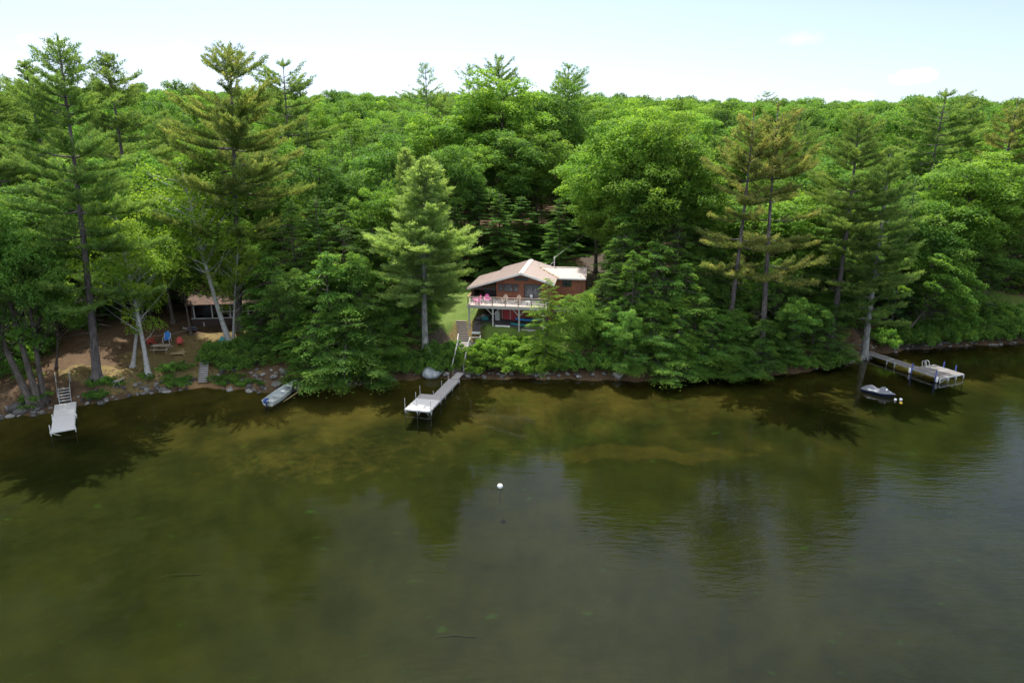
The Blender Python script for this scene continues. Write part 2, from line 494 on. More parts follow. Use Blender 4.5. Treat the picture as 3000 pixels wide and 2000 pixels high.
# a few small fair weather clouds low over the hill
gd = nt.nodes.new('ShaderNodeNewGeometry')
def vdot(v):
    n = nt.nodes.new('ShaderNodeVectorMath'); n.operation = 'DOT_PRODUCT'
    nt.links.new(gd.outputs['Incoming'], n.inputs[0]); n.inputs[1].default_value = tuple(-float(q) for q in v)
    return n.outputs['Value']
cn = noise(nt, 38, 5, .6, gd.outputs['Incoming']); cn2 = noise(nt, 9, 4, .6, gd.outputs['Incoming'])
tot = None
for cpx, cpy, rx, ry, dens in ((2690, 222, 66, 20, 1), (2360, 110, 60, 20, .10), (130, 125, 46, 24, .6), (55, 195, 46, 22, .4), (520, 175, 60, 40, .22), (1920, 265, 70, 28, .3), (2480, 285, 70, 20, .2)):
    f0 = ray(cpx, cpy); f0 = f0 / np.linalg.norm(f0); sx_ = np.cross(f0, [0, 0, 1]); sx_ /= np.linalg.norm(sx_); sz_ = np.cross(sx_, f0)
    u = math_(nt, 'DIVIDE', vdot(sx_), rx / 2000 * 1.0); v = math_(nt, 'DIVIDE', vdot(sz_), ry / 2000)
    d2 = math_(nt, 'ADD', math_(nt, 'MULTIPLY', u, u), math_(nt, 'MULTIPLY', v, v))
    d2 = math_(nt, 'ADD', d2, math_(nt, 'MULTIPLY', math_(nt, 'SUBTRACT', cn.outputs[0], .5), 4.2))
    mk = math_(nt, 'MULTIPLY', math_(nt, 'MULTIPLY', smap(nt, d2, 1.2, -.9), dens), math_(nt, 'GREATER_THAN', vdot(f0), .5))
    tot = mk if tot is None else math_(nt, 'MAXIMUM', tot, mk)
skc = mixc(nt, sky.outputs[0], (9.5, 9.8, 10.0), tot)
# added white clouds behind the camera, unseen, to brighten the shaded foliage
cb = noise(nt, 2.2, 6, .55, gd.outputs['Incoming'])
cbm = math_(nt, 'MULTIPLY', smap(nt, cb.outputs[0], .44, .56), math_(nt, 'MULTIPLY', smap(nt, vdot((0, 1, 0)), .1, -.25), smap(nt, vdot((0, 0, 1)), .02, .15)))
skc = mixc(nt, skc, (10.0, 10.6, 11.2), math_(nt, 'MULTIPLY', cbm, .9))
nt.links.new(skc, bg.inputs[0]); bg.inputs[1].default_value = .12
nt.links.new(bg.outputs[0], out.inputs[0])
ld = bpy.data.lights.new('sun', 'SUN'); ld.energy = 3.8; ld.angle = R_(.53); ld.color = (1, .965, .90)
lo = bpy.data.objects.new('sun', ld); COL.objects.link(lo)
sd = Vector((math.sin(SUN_ROT) * math.cos(SUN_EL), math.cos(SUN_ROT) * math.cos(SUN_EL), math.sin(SUN_EL)))
lo.rotation_euler = (-sd).to_track_quat('-Z', 'Y').to_euler(); lo.location = sd * 200
SC.view_settings.view_transform = 'Standard'; SC.view_settings.look = 'None'
SC.view_settings.exposure = 1.2; SC.view_settings.gamma = 1
cy = SC.cycles
cy.max_bounces = 8; cy.diffuse_bounces = 5; cy.glossy_bounces = 2; cy.transmission_bounces = 5; cy.volume_bounces = 0; cy.transparent_max_bounces = 6
cy.use_denoising = True; cy.denoising_input_passes = 'RGB_ALBEDO_NORMAL'; cy.denoising_prefilter = 'ACCURATE'
cy.caustics_reflective = False; cy.caustics_refractive = False; cy.sample_clamp_indirect = 4

# ------------------------------------------------------------------ tree building
def nrm(a): return a / np.maximum(np.linalg.norm(a, axis=-1, keepdims=True), 1e-9)


def diamonds(P, D, NV, L, W):
    D = nrm(D); S = nrm(np.cross(D, NV)); L = L[:, None]; W = W[:, None]
    up = nrm(np.cross(S, D))
    V = np.stack([P, P + D * L * .5 + S * W * .5 + up * L * .06, P + D * L, P + D * L * .5 - S * W * .5 + up * L * .06], 1)
    n = len(P)
    return V.reshape(-1, 3), np.arange(4 * n).reshape(n, 4)


def blades(P, D, L, W, r):
    D = nrm(D); S = nrm(np.cross(D, r.normal(size=P.shape))); L = L[:, None]; W = W[:, None]
    V = np.stack([P - S * W * .5, P + S * W * .5, P + D * L], 1)
    n = len(P)
    return V.reshape(-1, 3), np.arange(3 * n).reshape(n, 3)


def trunk_path(r, H, bend, n=9):
    p = np.zeros((n, 3)); p[:, 2] = np.linspace(0, H, n)
    ph = r.uniform(0, 6.28, 2)
    t = np.linspace(0, 1, n)
    p[:, 0] = bend * H * (np.sin(t * 3.1 + ph[0]) - math.sin(ph[0])) ; p[:, 1] = bend * H * (np.sin(t * 2.7 + ph[1]) - math.sin(ph[1]))
    return p


def tp(path, z):
    return np.array([np.interp(z, path[:, 2], path[:, 0]), np.interp(z, path[:, 2], path[:, 1]), z])


def flare(mb, path, r0, n=10, top=.12):
    H = path[-1, 2]
    rad = [max(.02, r0 * (1 - (1 - top) * (p[2] / H) ** .9)) for p in path]
    pts = [path[0] + np.array([0, 0, -.6]), path[0]] + [tp(path, z) for z in (.35, .9)] + list(path[1:])
    rr = [r0 * 1.7, r0 * 1.55, r0 * 1.22, r0 * 1.04] + rad[1:]
    mb.tube(pts, rr, n)
    # root flares
    for k in range(5):
        a = 6.283 * k / 5 + .4
        mb.tube([(0, 0, .5), (math.cos(a) * r0 * 1.3, math.sin(a) * r0 * 1.3, .12), (math.cos(a) * r0 * 2.4, math.sin(a) * r0 * 2.4, -.25)], [r0 * .6, r0 * .42, r0 * .15], 5)


PROTO = {}


def proto(name, mb, V, F, tint, barkm, leafm):
    t = mb.mesh(name + '_trunk', M_[barkm], True)
    c = np_mesh(name + '_crown', V, F, tint); c.materials.append(M_[leafm])
    PROTO[name] = (t, c, float(mb_height(mb)))


def mb_height(mb): return max(v[2] for v in mb.v)


def gen_pine(name, seed, H, R, cb, leafm='pine', spacing=.8, per=4.6, dead=10, r0=None, dens=1.0, bladew=.105, low=.75, topw=.36, upsweep=1.0, gap=.0, tn=11, barkm='bark_pine', pw=.8):
    r = np.random.default_rng(seed)
    path = trunk_path(r, H, .008); mb = MB(); r0 = r0 or H * .0135
    flare(mb, path, r0)
    TP, TD, TT = [], [], []
    z = cb * H
    while z < H - .3:
        t = (z - cb * H) / (H * (1 - cb))
        f = (low + (1 - low) * min(1, t * 2.8)) * (1 - t) ** pw + topw * (1 - t * .6) * .5 * min(1, (1 - t) * 8)
        sparse = r.random() < gap
        k = 2 if sparse else int(per + r.random())
        a0 = r.uniform(0, 6.28); wl = r.uniform(.72, 1.18)
        for i in range(k):
            a = a0 + 6.283 * i / k + r.normal(0, .25)
            L = R * f * wl * r.uniform(.6, 1.15)
            el = (-.06 + .75 * t ** 1.6) * upsweep + r.normal(0, .08)
            d = np.array([math.cos(a), math.sin(a), 0.])
            b0 = tp(path, z + r.uniform(-.12, .12))
            m = 6
            s = np.linspace(0, 1, m)
            pts = b0[None] + d[None] * (s * L * math.cos(el))[:, None]
            pts[:, 2] += s * L * math.sin(el) - .10 * L * s * (1 - s) * 2 + .14 * L * s ** 2.5
            mb.tube(pts, list(np.linspace(max(.02, .012 * L + .012), .012, m)), 4, False)
            nt_ = max(5, int(L * 4.6 * dens))
            for q in np.linspace(.22 if L > 1.5 else .1, 1, nt_):
                if r.random() < .08: continue
                p = b0 + d * (q * L * math.cos(el)); p[2] = np.interp(q, s, pts[:, 2])
                side = r.choice([-1, 1]); ang = r.uniform(.35, 1.15) * side * (1 - .5 * q)
                td = np.array([math.cos(a + ang), math.sin(a + ang), .22 + .25 * r.random()])
                tl = (.35 + .42 * L * (1 - abs(q - .5)) ** 1.3) * r.uniform(.5, 1.0)
                kk = max(1, int(tl / .22))
                col = r.normal(.45, .14) + (.1 if q > .7 else 0)
                for j in range(kk):
                    TP.append(p + td * tl * (j + .6) / kk); TD.append(td); TT.append(col)
        z += spacing * r.uniform(.65, 1.35) * (1 - .45 * t) * (1.7 if sparse else 1)
    # leader
    for j in range(6):
        TP.append(tp(path, H - .15 * j)); TD.append(np.array([0, 0, 1.])); TT.append(.6)
    for _ in range(dead):
        zz = r.uniform(.25, .98) * cb * H; a = r.uniform(0, 6.28); L = r.uniform(.8, 2.8)
        b0 = tp(path, zz); d = np.array([math.cos(a), math.sin(a), r.uniform(-.25, .2)])
        mb.tube([b0, b0 + d * L * .5, b0 + d * L + np.array([0, 0, -.12 * L])], [.035, .022, .008], 4, False)
    TP = np.array(TP); TD = np.array(TD); TT = np.array(TT)
    n = tn
    P = np.repeat(TP, n, 0); D = np.repeat(nrm(TD), n, 0) * .75 + r.normal(0, .55, (len(P), 3)) + np.array([0, 0, .35])
    P = P + r.normal(0, .09, P.shape)
    V, F = blades(P, D, r.uniform(.20, .36, len(P)), r.uniform(.7, 1.3, len(P)) * bladew, r)
    proto(name, mb, V, F, np.repeat(TT, n) + r.normal(0, .09, len(P)), barkm, leafm)


def gen_hemlock(name, seed, H, R, cb=.03, leafm='hemlock', dz=.17, droop=.30, size=1.25, taper=.62, tipb=.5, r0=None):
    r = np.random.default_rng(seed)
    path = trunk_path(r, H, .006); mb = MB(); r0 = r0 or H * .0115
    flare(mb, path, r0, 8, .06)
    P, D, NN, L_, W_, T_ = [], [], [], [], [], []
    z = cb * H; a = r.uniform(0, 6.28)
    while z < H - .1:
        t = (z - cb * H) / (H * (1 - cb))
        a += 2.4 + r.normal(0, .35)
        L = (R * (1 - t) ** taper * (.86 + .14 * min(1, t * 6)) + .15) * r.uniform(.55, 1.18) * (1 + .16 * math.sin(3 * a + z * .5) + .12 * math.sin(2 * a - z * .9))
        el = r.uniform(-.05, .30) + .5 * t ** 2
        d = np.array([math.cos(a), math.sin(a), 0.]); sd = np.array([-math.sin(a), math.cos(a), 0.])
        b0 = tp(path, z); m = 6; s = np.linspace(0, 1, m)
        rr = s * L * math.cos(el); zz = s * L * math.sin(el) - droop * L * s ** 2.2
        pts = b0[None] + d[None] * rr[:, None]; pts[:, 2] += zz
        mb.tube(pts, list(np.linspace(max(.015, .009 * L + .01), .008, m)), 4, False)
        nt_ = max(5, int(L / .115))
        for q in np.linspace(.15, 1, nt_):
            p = b0 + d * (q * L * math.cos(el)); p[2] += q * L * math.sin(el) - droop * L * q ** 2.2
            slope = math.sin(el) - droop * 2.2 * q ** 1.2
            for side in (-1, 1):
                if r.random() < .1: continue
                tl = (.14 + .30 * L * (1 - q) ** .7 * min(1, q * 3)) * r.uniform(.55, 1.15); tl = min(tl, 1.15)
                td = nrm(d * .75 + sd * side * .8 + np.array([0, 0, slope * .6 - .12]))
                k = max(1, int(tl / .095))
                jj = (np.arange(k) + .3) / k
                base = p[None] + td[None] * (jj * tl)[:, None]; base[:, 2] -= .16 * tl * jj ** 2
                sg = np.where(np.arange(k) % 2 == 0, 1, -1)
                ld_ = td[None] * .8 + (np.cross(td, [0, 0, 1]))[None] * (sg * .55)[:, None] + np.array([0, 0, -.10])
                P.append(base); D.append(ld_ + r.normal(0, .15, ld_.shape))
                NN.append(np.tile([d[0] * .45, d[1] * .45, .9], (k, 1)) + r.normal(0, .42, (k, 3)))
                L_.append(r.uniform(.15, .28, k) * size); W_.append(r.uniform(.06, .11, k) * size)
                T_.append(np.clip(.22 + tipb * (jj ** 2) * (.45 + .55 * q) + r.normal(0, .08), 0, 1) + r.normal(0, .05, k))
        z += dz * r.uniform(.6, 1.4) * (1 - .3 * t)
    P, D, NN = map(np.concatenate, (P, D, NN)); L_, W_, T_ = map(np.concatenate, (L_, W_, T_))
    V, F = diamonds(P, D, NN, L_, W_)
    proto(name, mb, V, F, T_, 'bark', leafm)


def gen_bushy(name, seed, H, R, leafm='hemlock', clumps=190, per=310, cr=.80, leaf=.165, droop=.42, pw=.55, r0=None):
    """old hemlock: a full irregular cone of drooping, overlapping boughs right down to the ground"""
    r = np.random.default_rng(seed)
    path = trunk_path(r, H, .008); mb = MB(); flare(mb, path, r0 or H * .012, 8, .06)
    lob = r.uniform(0, 6.28, 4); C = []
    for i in range(clumps):
        h = r.random() ** 1.25; az = r.uniform(0, 6.28)
        prof = R * ((1 - h) ** pw * .92 + .05) * (1 + .18 * math.sin(2 * az + lob[0] + 3 * h) + .14 * math.sin(3 * az + lob[1] - 5 * h) + .10 * math.sin(9 * h + lob[2] + az))
        rad = prof * (r.uniform(.72, 1.08) if r.random() > .22 else r.uniform(.3, .7))
        b0 = tp(path, h * H * .97 + .3); c = b0 + np.array([math.cos(az) * rad, math.sin(az) * rad, -droop * .35 * rad + r.normal(0, .2)])
        c[2] = max(c[2], .25); s = cr * r.uniform(.6, 1.3) * (1 - .45 * h)
        C.append((c, s, az, rad))
        if r.random() < .6: mb.tube([b0, b0 * .4 + c * .6 + np.array([0, 0, .1]), c], [.05, .035, .01], 4, False)
    for k in range(10):   # leader
        C.append((tp(path, H * (1 - .012 * k)), .22 + .03 * k, 0, .1))
    P, D, NN, T_, Ls = [], [], [], [], []
    for c, s, az, rad in C:
        k = max(20, int(per * s * s * 1.5 * r.uniform(.8, 1.2)))
        out = np.array([math.cos(az), math.sin(az), 0.]); sd = np.array([-math.sin(az), math.cos(az), 0.])
        u = r.normal(0, .5, k); v = r.normal(0, .42, k); q = r.uniform(-.5, .5, k) ** 3 * 2
        p = c[None] + out[None] * (u * s * 1.15)[:, None] + sd[None] * (v * s)[:, None]
        p[:, 2] += q * s * .9 - droop * s * (np.maximum(u, 0) ** 2 * 1.2 + v ** 2 * .9)
        P.append(p)
        D.append(out[None] * (.7 + .3 * u)[:, None] + sd[None] * (v * 1.3)[:, None] + np.array([0, 0, -.35]) + r.normal(0, .38, (k, 3)))
        NN.append(out[None] * .35 + np.array([0, 0, .85]) + r.normal(0, .42, (k, 3)))
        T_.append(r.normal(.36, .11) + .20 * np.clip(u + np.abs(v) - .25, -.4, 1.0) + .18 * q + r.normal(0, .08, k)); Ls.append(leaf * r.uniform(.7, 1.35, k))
    P, D, NN = map(np.concatenate, (P, D, NN)); T_ = np.concatenate(T_); Ls = np.concatenate(Ls)
    V, F = diamonds(P, D, NN, Ls, Ls * r.uniform(.36, .55, len(Ls)))
    proto(name, mb, V, F, T_, 'bark', leafm)


def gen_leafy(name, seed, H, R, cb=.35, leafm='leaf', clumps=95, per=230, cr=1.05, leaf=.24, barkm='bark', squash=1.0, bend=.012, r0=None, inner=.25, droop=0., flat=.62, shape=1.0):
    r = np.random.default_rng(seed)
    path = trunk_path(r, H * .93, bend); mb = MB(); r0 = r0 or H * .013
    flare(mb, path, r0, 8, .10)
    z0 = cb * H; hc = (H - z0) / 2; zc = z0 + hc
    C = []; tries = 0
    lob = r.uniform(0, 6.28, 4)
    while len(C) < clumps and tries < 6000:
        tries += 1
        v = nrm(r.normal(size=3)); 
        if v[2] < -.55 and r.random() < .7: continue
        az = math.atan2(v[1], v[0])
        bump = 1 + .13 * math.sin(2 * az + lob[0]) + .10 * math.sin(3 * az + lob[1]) + .08 * math.sin(5 * v[2] + lob[2])
        rad = (r.uniform(.78, 1.0) if r.random() > inner else r.uniform(.35, .75)) * bump
        zz = v[2] * rad
        rxy = R * (1 if zz > -.2 else 1 - .25 * (-zz)) * (1 - .25 * max(0, zz) * shape)
        c = np.array([v[0] * rad * rxy, v[1] * rad * rxy, zc + zz * hc])
        c[:2] += tp(path, min(c[2], H * .9))[:2]
        s = cr * r.uniform(.65, 1.25)
        if all(np.linalg.norm((c - o[0]) / np.array([1, 1, .8])) > .62 * (s + o[1]) / 2 for o in C): C.append((c, s))
    P, D, NN, T_, Ls = [], [], [], [], []
    for c, s in C:
        k = int(per * s * s * r.uniform(.8, 1.2))
        v = nrm(r.normal(size=(k, 3)) + np.array([0, 0, .55]))
        rad = s * r.uniform(.55, 1.0, k) ** .6
        lo = r.uniform(0, 6.28, 3)
        rad *= 1 + .22 * np.sin(4 * np.arctan2(v[:, 1], v[:, 0]) + lo[0]) + .15 * np.sin(5 * v[:, 2] + lo[1])
        p = c[None] + v * rad[:, None] * np.array([1, 1, flat])
        if droop: p[:, 2] -= droop * (np.linalg.norm(p[:, :2] - c[None, :2], axis=1) / s) ** 2 * s
        P.append(p)
        D.append(v * np.array([1, 1, .3]) + r.normal(0, .7, (k, 3)) + np.array([0, 0, -.25 - droop]))
        NN.append(v * .55 + np.array([0, 0, .75]) + r.normal(0, .42, (k, 3)))
        T_.append(np.full(k, r.normal(.46, .13)) + r.normal(0, .10, k))
        Ls.append(leaf * r.uniform(.75, 1.3, k))
        # limb towards the clump
        zb = max(z0 * .75, c[2] - r.uniform(.5, 1.1) * np.linalg.norm(c[:2]) - .4)
        b0 = tp(path, min(zb, H * .88)); mid = b0 * .45 + c * .55 + np.array([0, 0, -.25])
        if r.random() < .75: mb.tube([b0, mid, c + np.array([0, 0, -.2])], [.015 + .003 * H * .5 * r.random() + .01, .02, .008], 4, False)
    P, D, NN = map(np.concatenate, (P, D, NN)); T_ = np.concatenate(T_); Ls = np.concatenate(Ls)
    V, F = diamonds(P, D, NN, Ls, Ls * r.uniform(.6, .85, len(Ls)))
    proto(name, mb, V, F, T_, barkm, leafm)


def gen_shrub(name, seed, H, R, leafm='leaf_bright', clumps=62, per=130, cr=.36, leaf=.17):
    r = np.random.default_rng(seed)
    mb = MB()
    for k in range(9):
        a = r.uniform(0, 6.28); q = r.uniform(.3, .9) * R
        mb.tube([(0, 0, -.2), (math.cos(a) * q * .4, math.sin(a) * q * .4, H * .45), (math.cos(a) * q, math.sin(a) * q, H * .85)], [.035, .022, .008], 4, False)
    P, D, NN, T_, Ls = [], [], [], [], []
    for i in range(clumps):
        v = nrm(r.normal(size=3)); v[2] = abs(v[2]) * (1 if r.random() < .75 else -.3)
        rad = r.uniform(.5, 1.15) if r.random() > .2 else .3
        c = np.array([v[0] * R * rad, v[1] * R * rad, H * r.uniform(.30, .50) + v[2] * rad * H * .5])
        s = cr * r.uniform(.6, 1.25); k = int(per * r.uniform(.7, 1.2))
        u = nrm(r.normal(size=(k, 3)) + np.array([0, 0, .45])); p = c[None] + u * (s * r.uniform(.35, 1.0, k))[:, None] * np.array([1, 1, .75])
        p[:, 2] = np.maximum(p[:, 2], -.1)
        P.append(p); D.append(u + r.normal(0, .7, (k, 3)) + np.array([0, 0, .1])); NN.append(u * .5 + np.array([0, 0, .7]) + r.normal(0, .45, (k, 3)))
        T_.append(np.full(k, r.normal(.48, .14)) + r.normal(0, .1, k)); Ls.append(leaf * r.uniform(.7, 1.35, k))
    P, D, NN = map(np.concatenate, (P, D, NN)); T_ = np.concatenate(T_); Ls = np.concatenate(Ls)
    V, F = diamonds(P, D, NN, Ls, Ls * r.uniform(.45, .7, len(Ls)))
    proto(name, mb, V, F, T_, 'bark', leafm)
    PROTO[name] = (*PROTO[name][:2], H)


gen_pine('pine_tall', 11, 34, 7.0, .26, 'pine', 1.3, 5.2, 16, .48, 1.0, .085, gap=.15, pw=.62, topw=.45)
gen_pine('pine_wide', 12, 32, 9.0, .36, 'pine_olive', 1.4, 6, 16, .5, .95, .085, gap=.10, low=.8, topw=.5, pw=.6)
gen_pine('pine_slim', 13, 28, 4.8, .30, 'pine', 1.0, 5, 10, .34, 1.0, .085, gap=.12, pw=.65, topw=.45)
gen_pine('pine_ochre', 14, 28, 5.4, .34, 'pine_ochre', 1.2, 4.8, 18, .36, 1.0, .085, gap=.2, pw=.6, topw=.4)
gen_pine('pine_far', 15, 26, 5.0, .55, 'pine', 1.15, 5, 3, .3, .75, .10, gap=.12, tn=9, pw=.5, topw=.6, upsweep=1.25)
gen_pine('pine_far_b', 18, 26, 5.0, .50, 'pine', 1.3, 4.4, 3, .3, .6, .09, gap=.25, tn=8, pw=.55, topw=.5, upsweep=1.0)
gen_pine('pine_young', 16, 23, 4.6, .33, 'pine_pale', .55, 5.5, 5, .33, 1.2, .085, low=.9, upsweep=1.5, topw=.3, tn=11, barkm='bark_pale')
gen_pine('pine_thick', 17, 26, 5.5, .20, 'pine', 1.05, 5.5, 6, .42, 1.05, .085, gap=.1, pw=.65, topw=.4, barkm='bark_pale')
gen_hemlock('hemlock_a', 21, 18, 4.0)
gen_hemlock('hemlock_b', 22, 14, 3.6, droop=.34)
gen_bushy('bushy_a', 61, 19, 4.6, clumps=260)
gen_bushy('bushy_b', 62, 14, 4.0, clumps=210, pw=.5)
gen_bushy('bushy_c', 63, 17, 4.2, clumps=230, pw=.65)
gen_bushy('bushy_d', 64, 8, 3.0, clumps=120, cr=.7, pw=.5)
gen_hemlock('hemlock_c', 23, 10, 2.6, leafm='hemlock_young', dz=.085, size=1.0, tipb=.6)
gen_hemlock('spruce', 24, 20, 3.2, .1, 'spruce', .22, .2, 1.3, taper=.95)
gen_leafy('leafy_a', 31, 20, 5.2, .30)
gen_leafy('leafy_b', 32, 18, 4.6, .34, 'leaf', 85)
gen_leafy('leafy_c', 33, 22, 5.8, .36, 'leaf_bright', 110, 220, 1.1)
gen_leafy('leafy_d', 34, 16, 4.4, .28, 'leaf', 80, 250, .95, .22)
gen_leafy('leafy_e', 35, 19, 5.0, .32, 'leaf_bright', 95, 220, 1.0)
gen_leafy('maple', 36, 13, 4.0, .34, 'leaf', 75, 330, .8, .19, flat=.5)
gen_leafy('maple_thick', 40, 14, 4.4, .38, 'leaf', 80, 320, .85, .19, flat=.5, r0=.34)
gen_leafy('birch_a', 37, 16, 3.4, .24, 'leaf_birch', 95, 330, .75, .15, 'bark_birch', r0=.21, droop=.3, shape=.2)
gen_leafy('birch_b', 38, 15, 3.0, .30, 'leaf_birch', 85, 330, .7, .15, 'bark_birch', r0=.19, droop=.35, bend=.02, shape=.2)
gen_leafy('willow_shrub', 39, 8, 2.4, .0, 'leaf_bright', 95, 420, .62, .16, 'bark', r0=.07, droop=.35, shape=.3)
gen_leafy('far_a', 41, 19, 4.6, .35, 'leaf', 60, 110, 1.15, .36)
gen_leafy('far_b', 42, 18, 4.4, .35, 'leaf_bright', 58, 110, 1.15, .36)
gen_leafy('far_c', 43, 20, 4.8, .35, 'leaf', 62, 110, 1.2, .36)
gen_shrub('shrub_a', 51, 2.4, 1.7)
gen_shrub('shrub_b', 52, 1.8, 1.6, 'leaf', 55, 120, .34, .16)
gen_shrub('shrub_c', 53, 1.1, 1.1, 'weed', 26, 110, .26, .13)


def plant(pname, name, loc, H, Rs=1.0, lean=None, rz=None, label=None, cat='tree', group=None, trunk_name='trunk', crown_name='crown'):
    """stand a tree of a given kind at loc; H is its height, Rs widens its crown"""
    t, c, h0 = PROTO[pname]
    o = empty(name, loc, 0, label, cat, group)
    rz = random.uniform(0, 6.28) if rz is None else rz
    q = Quaternion((0, 0, 1), rz)
    if lean is not None:
        q = Vector((0, 0, 1)).rotation_difference(Vector(lean).normalized()) @ q
    o.rotation_mode = 'QUATERNION'; o.rotation_quaternion = q
    s = H / h0
    o.scale = (s * Rs, s * Rs, s)
    link(trunk_name, t, o); link(crown_name, c, o)
    return o


PLACED = []


def P_(pname, name, px, py, d, R, label, base=None, group=None, rz=None, cat='tree', sink=0):
    """px,py: where the tip shows; d: how far out it stands; R: crown radius in metres"""
    if base is not None:
        b0 = on_ground(*base); top = at_y(px, py, b0[1])
    else:
        top = at_y(px, py, d); b0 = np.array([top[0], d, gz(top[0], d)])
    v = Vector(top) - Vector(b0); H = v.length
    t, c, h0 = PROTO[pname]
    r0 = CROWN_R[pname]
    o = plant(pname, name, (b0[0], b0[1], b0[2] - sink), H, (R / r0) / (H / h0), v if base is not None else None, rz, label, cat, group)
    PLACED.append((b0[0], b0[1], R))
    return o


CROWN_R = dict(pine_tall=7.0, pine_wide=9.0, pine_slim=4.8, pine_ochre=5.4, pine_far=5.0, pine_far_b=5.0, pine_young=4.6, pine_thick=5.5, maple_thick=4.4, hemlock_a=4.0, hemlock_b=3.6, hemlock_c=2.6, spruce=3.2, bushy_a=4.6, bushy_b=4.0, bushy_c=4.2, bushy_d=3.0,
               leafy_a=5.2, leafy_b=4.6, leafy_c=5.8, leafy_d=4.4, leafy_e=5.0, maple=4.0, birch_a=3.4, birch_b=3.0, willow_shrub=2.4, shrub_a=1.7, shrub_b=1.6, shrub_c=1.1,
               far_a=4.6, far_b=4.4, far_c=4.8)

# ---- tall pines, each one of its own
WP = 'white_pine'
P_('pine_tall', WP, 165, 105, 0, 6.3, 'tallest pine on the left bank, thick bare trunk leaning above the waterside lawn', (285, 1108))
P_('pine_slim', WP, 305, 155, 90, 6.0, 'slender pine just behind and right of the tallest leaning pine')
P_('pine_wide', WP, 655, 128, 0, 8.0, 'huge broad ochre tinged pine towering above the dark brown cottage', (702, 966))
P_('pine_far', WP, 820, 172, 118, 6.5, 'dark lone pine standing up on the skyline right of the huge broad pine')
P_('pine_slim', WP, 88, 180, 96, 5.5, 'bluish pine crown behind the tallest leaning pine at its left')
P_('pine_far_b', WP, 25, 232, 108, 5.0, 'shorter pine at the far left end of the skyline')
P_('pine_young', WP, 1240, 462, 0, 5.6, 'pale green full crowned pine left of the brown cabin, bare grey trunk', (1247, 1048))
P_('pine_young', WP, 1190, 436, 82, 3.0, 'narrow pale pine tip rising behind the full crowned pale pine')
P_('pine_ochre', WP, 2195, 322, 74.5, 4.9, 'thin rusty needled pine, leftmost of the pines right of the cabin')
P_('pine_ochre', WP, 2292, 305, 0, 5.4, 'rusty pine with dead grey lower limbs, middle of the right hand pines', (2230, 1045))
P_('pine_tall', WP, 2525, 325, 0, 5.8, 'tall green pine with long bare leaning trunk, right of the rusty pines', (2430, 1008))
P_('pine_thick', WP, 2600, 430, 0, 5.0, 'thick trunked pine at the water beside the shaded steps and right hand dock', (2532, 1046))
P_('pine_far_b', WP, 1245, 188, 135, 5.6, 'sparse greyish pine on the skyline, leftmost of three above the cabin')
P_('pine_far_b', WP, 1370, 192, 124, 5.2, 'half hidden thin pine on the skyline between two taller pines')
P_('pine_far', WP, 1462, 158, 130, 5.4, 'highest skyline pine above the cabin, dense dark tip over round leafy crowns')
P_('pine_far', WP, 1672, 183, 140, 5.6, 'dark spreading skyline pine right above the shaded driveway gap')
P_('pine_far_b', WP, 2243, 270, 190, 5.0, 'tiny distant pine tip on the skyline above the rusty pines')
P_('pine_far', WP, 2765, 262, 112, 7.0, 'wind swept pine spreading over the skyline below the small white cloud')
P_('pine_slim', WP, 2850, 292, 120, 4.4, 'low pine tip just right of the wind swept skyline pine')
P_('pine_ochre', WP, 2992, 288, 108, 5.0, 'brownish pine cut by the right edge of the view')
P_('pine_tall', WP, -70, 190, 86, 7.0, 'pine at the left edge with only its right hand boughs showing')
P_('pine_slim', WP, 2100, 400, 88, 4.0, 'greenish pine standing behind the rusty pines beside leafy crowns')

# ---- hemlocks
HM = 'hemlock_tree'
HL = [('bushy_a', 845, 585, 78, 4.2), ('hemlock_a', 925, 575, 76, 4.4), ('bushy_a', 1005, 590, 77.5, 4.6), ('bushy_c', 1085, 620, 78.5, 4.2),
      ('hemlock_b', 868, 815, 71.5, 3.6), ('bushy_d', 955, 740, 71.5, 4.2), ('bushy_b', 1040, 745, 73, 4.2), ('bushy_b', 1005, 900, 69.4, 4.2),
      ('bushy_d', 790, 745, 75, 3.6), ('bushy_b', 1115, 800, 74, 3.4), ('bushy_b', 755, 850, 74.5, 3.0), ('bushy_d', 935, 915, 68.6, 3.6), ('bushy_b', 1090, 925, 71.2, 3.0)]
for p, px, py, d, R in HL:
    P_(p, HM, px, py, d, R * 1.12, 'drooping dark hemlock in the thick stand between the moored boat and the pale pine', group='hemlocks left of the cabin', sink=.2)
HB = [('hemlock_a', 1400, 545, 97, 4.6), ('hemlock_a', 1465, 560, 95, 4.4), ('hemlock_a', 1535, 570, 100, 4.8), ('hemlock_a', 1590, 610, 103, 4.2), ('hemlock_a', 1335, 600, 94, 4.2),
      ('hemlock_a', 1560, 500, 112, 5.0), ('spruce', 1640, 520, 124, 4.5), ('hemlock_a', 1300, 520, 100, 4.5), ('spruce', 1690, 560, 122, 4.2), ('hemlock_a', 1655, 640, 108, 4.2), ('hemlock_a', 1735, 610, 110, 4.4)]
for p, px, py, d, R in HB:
    P_(p, HM, px, py, d, R * 1.12, 'deeply shaded hemlock in the dark wood just behind the brown cabin', group='hemlocks behind the cabin', sink=.2)
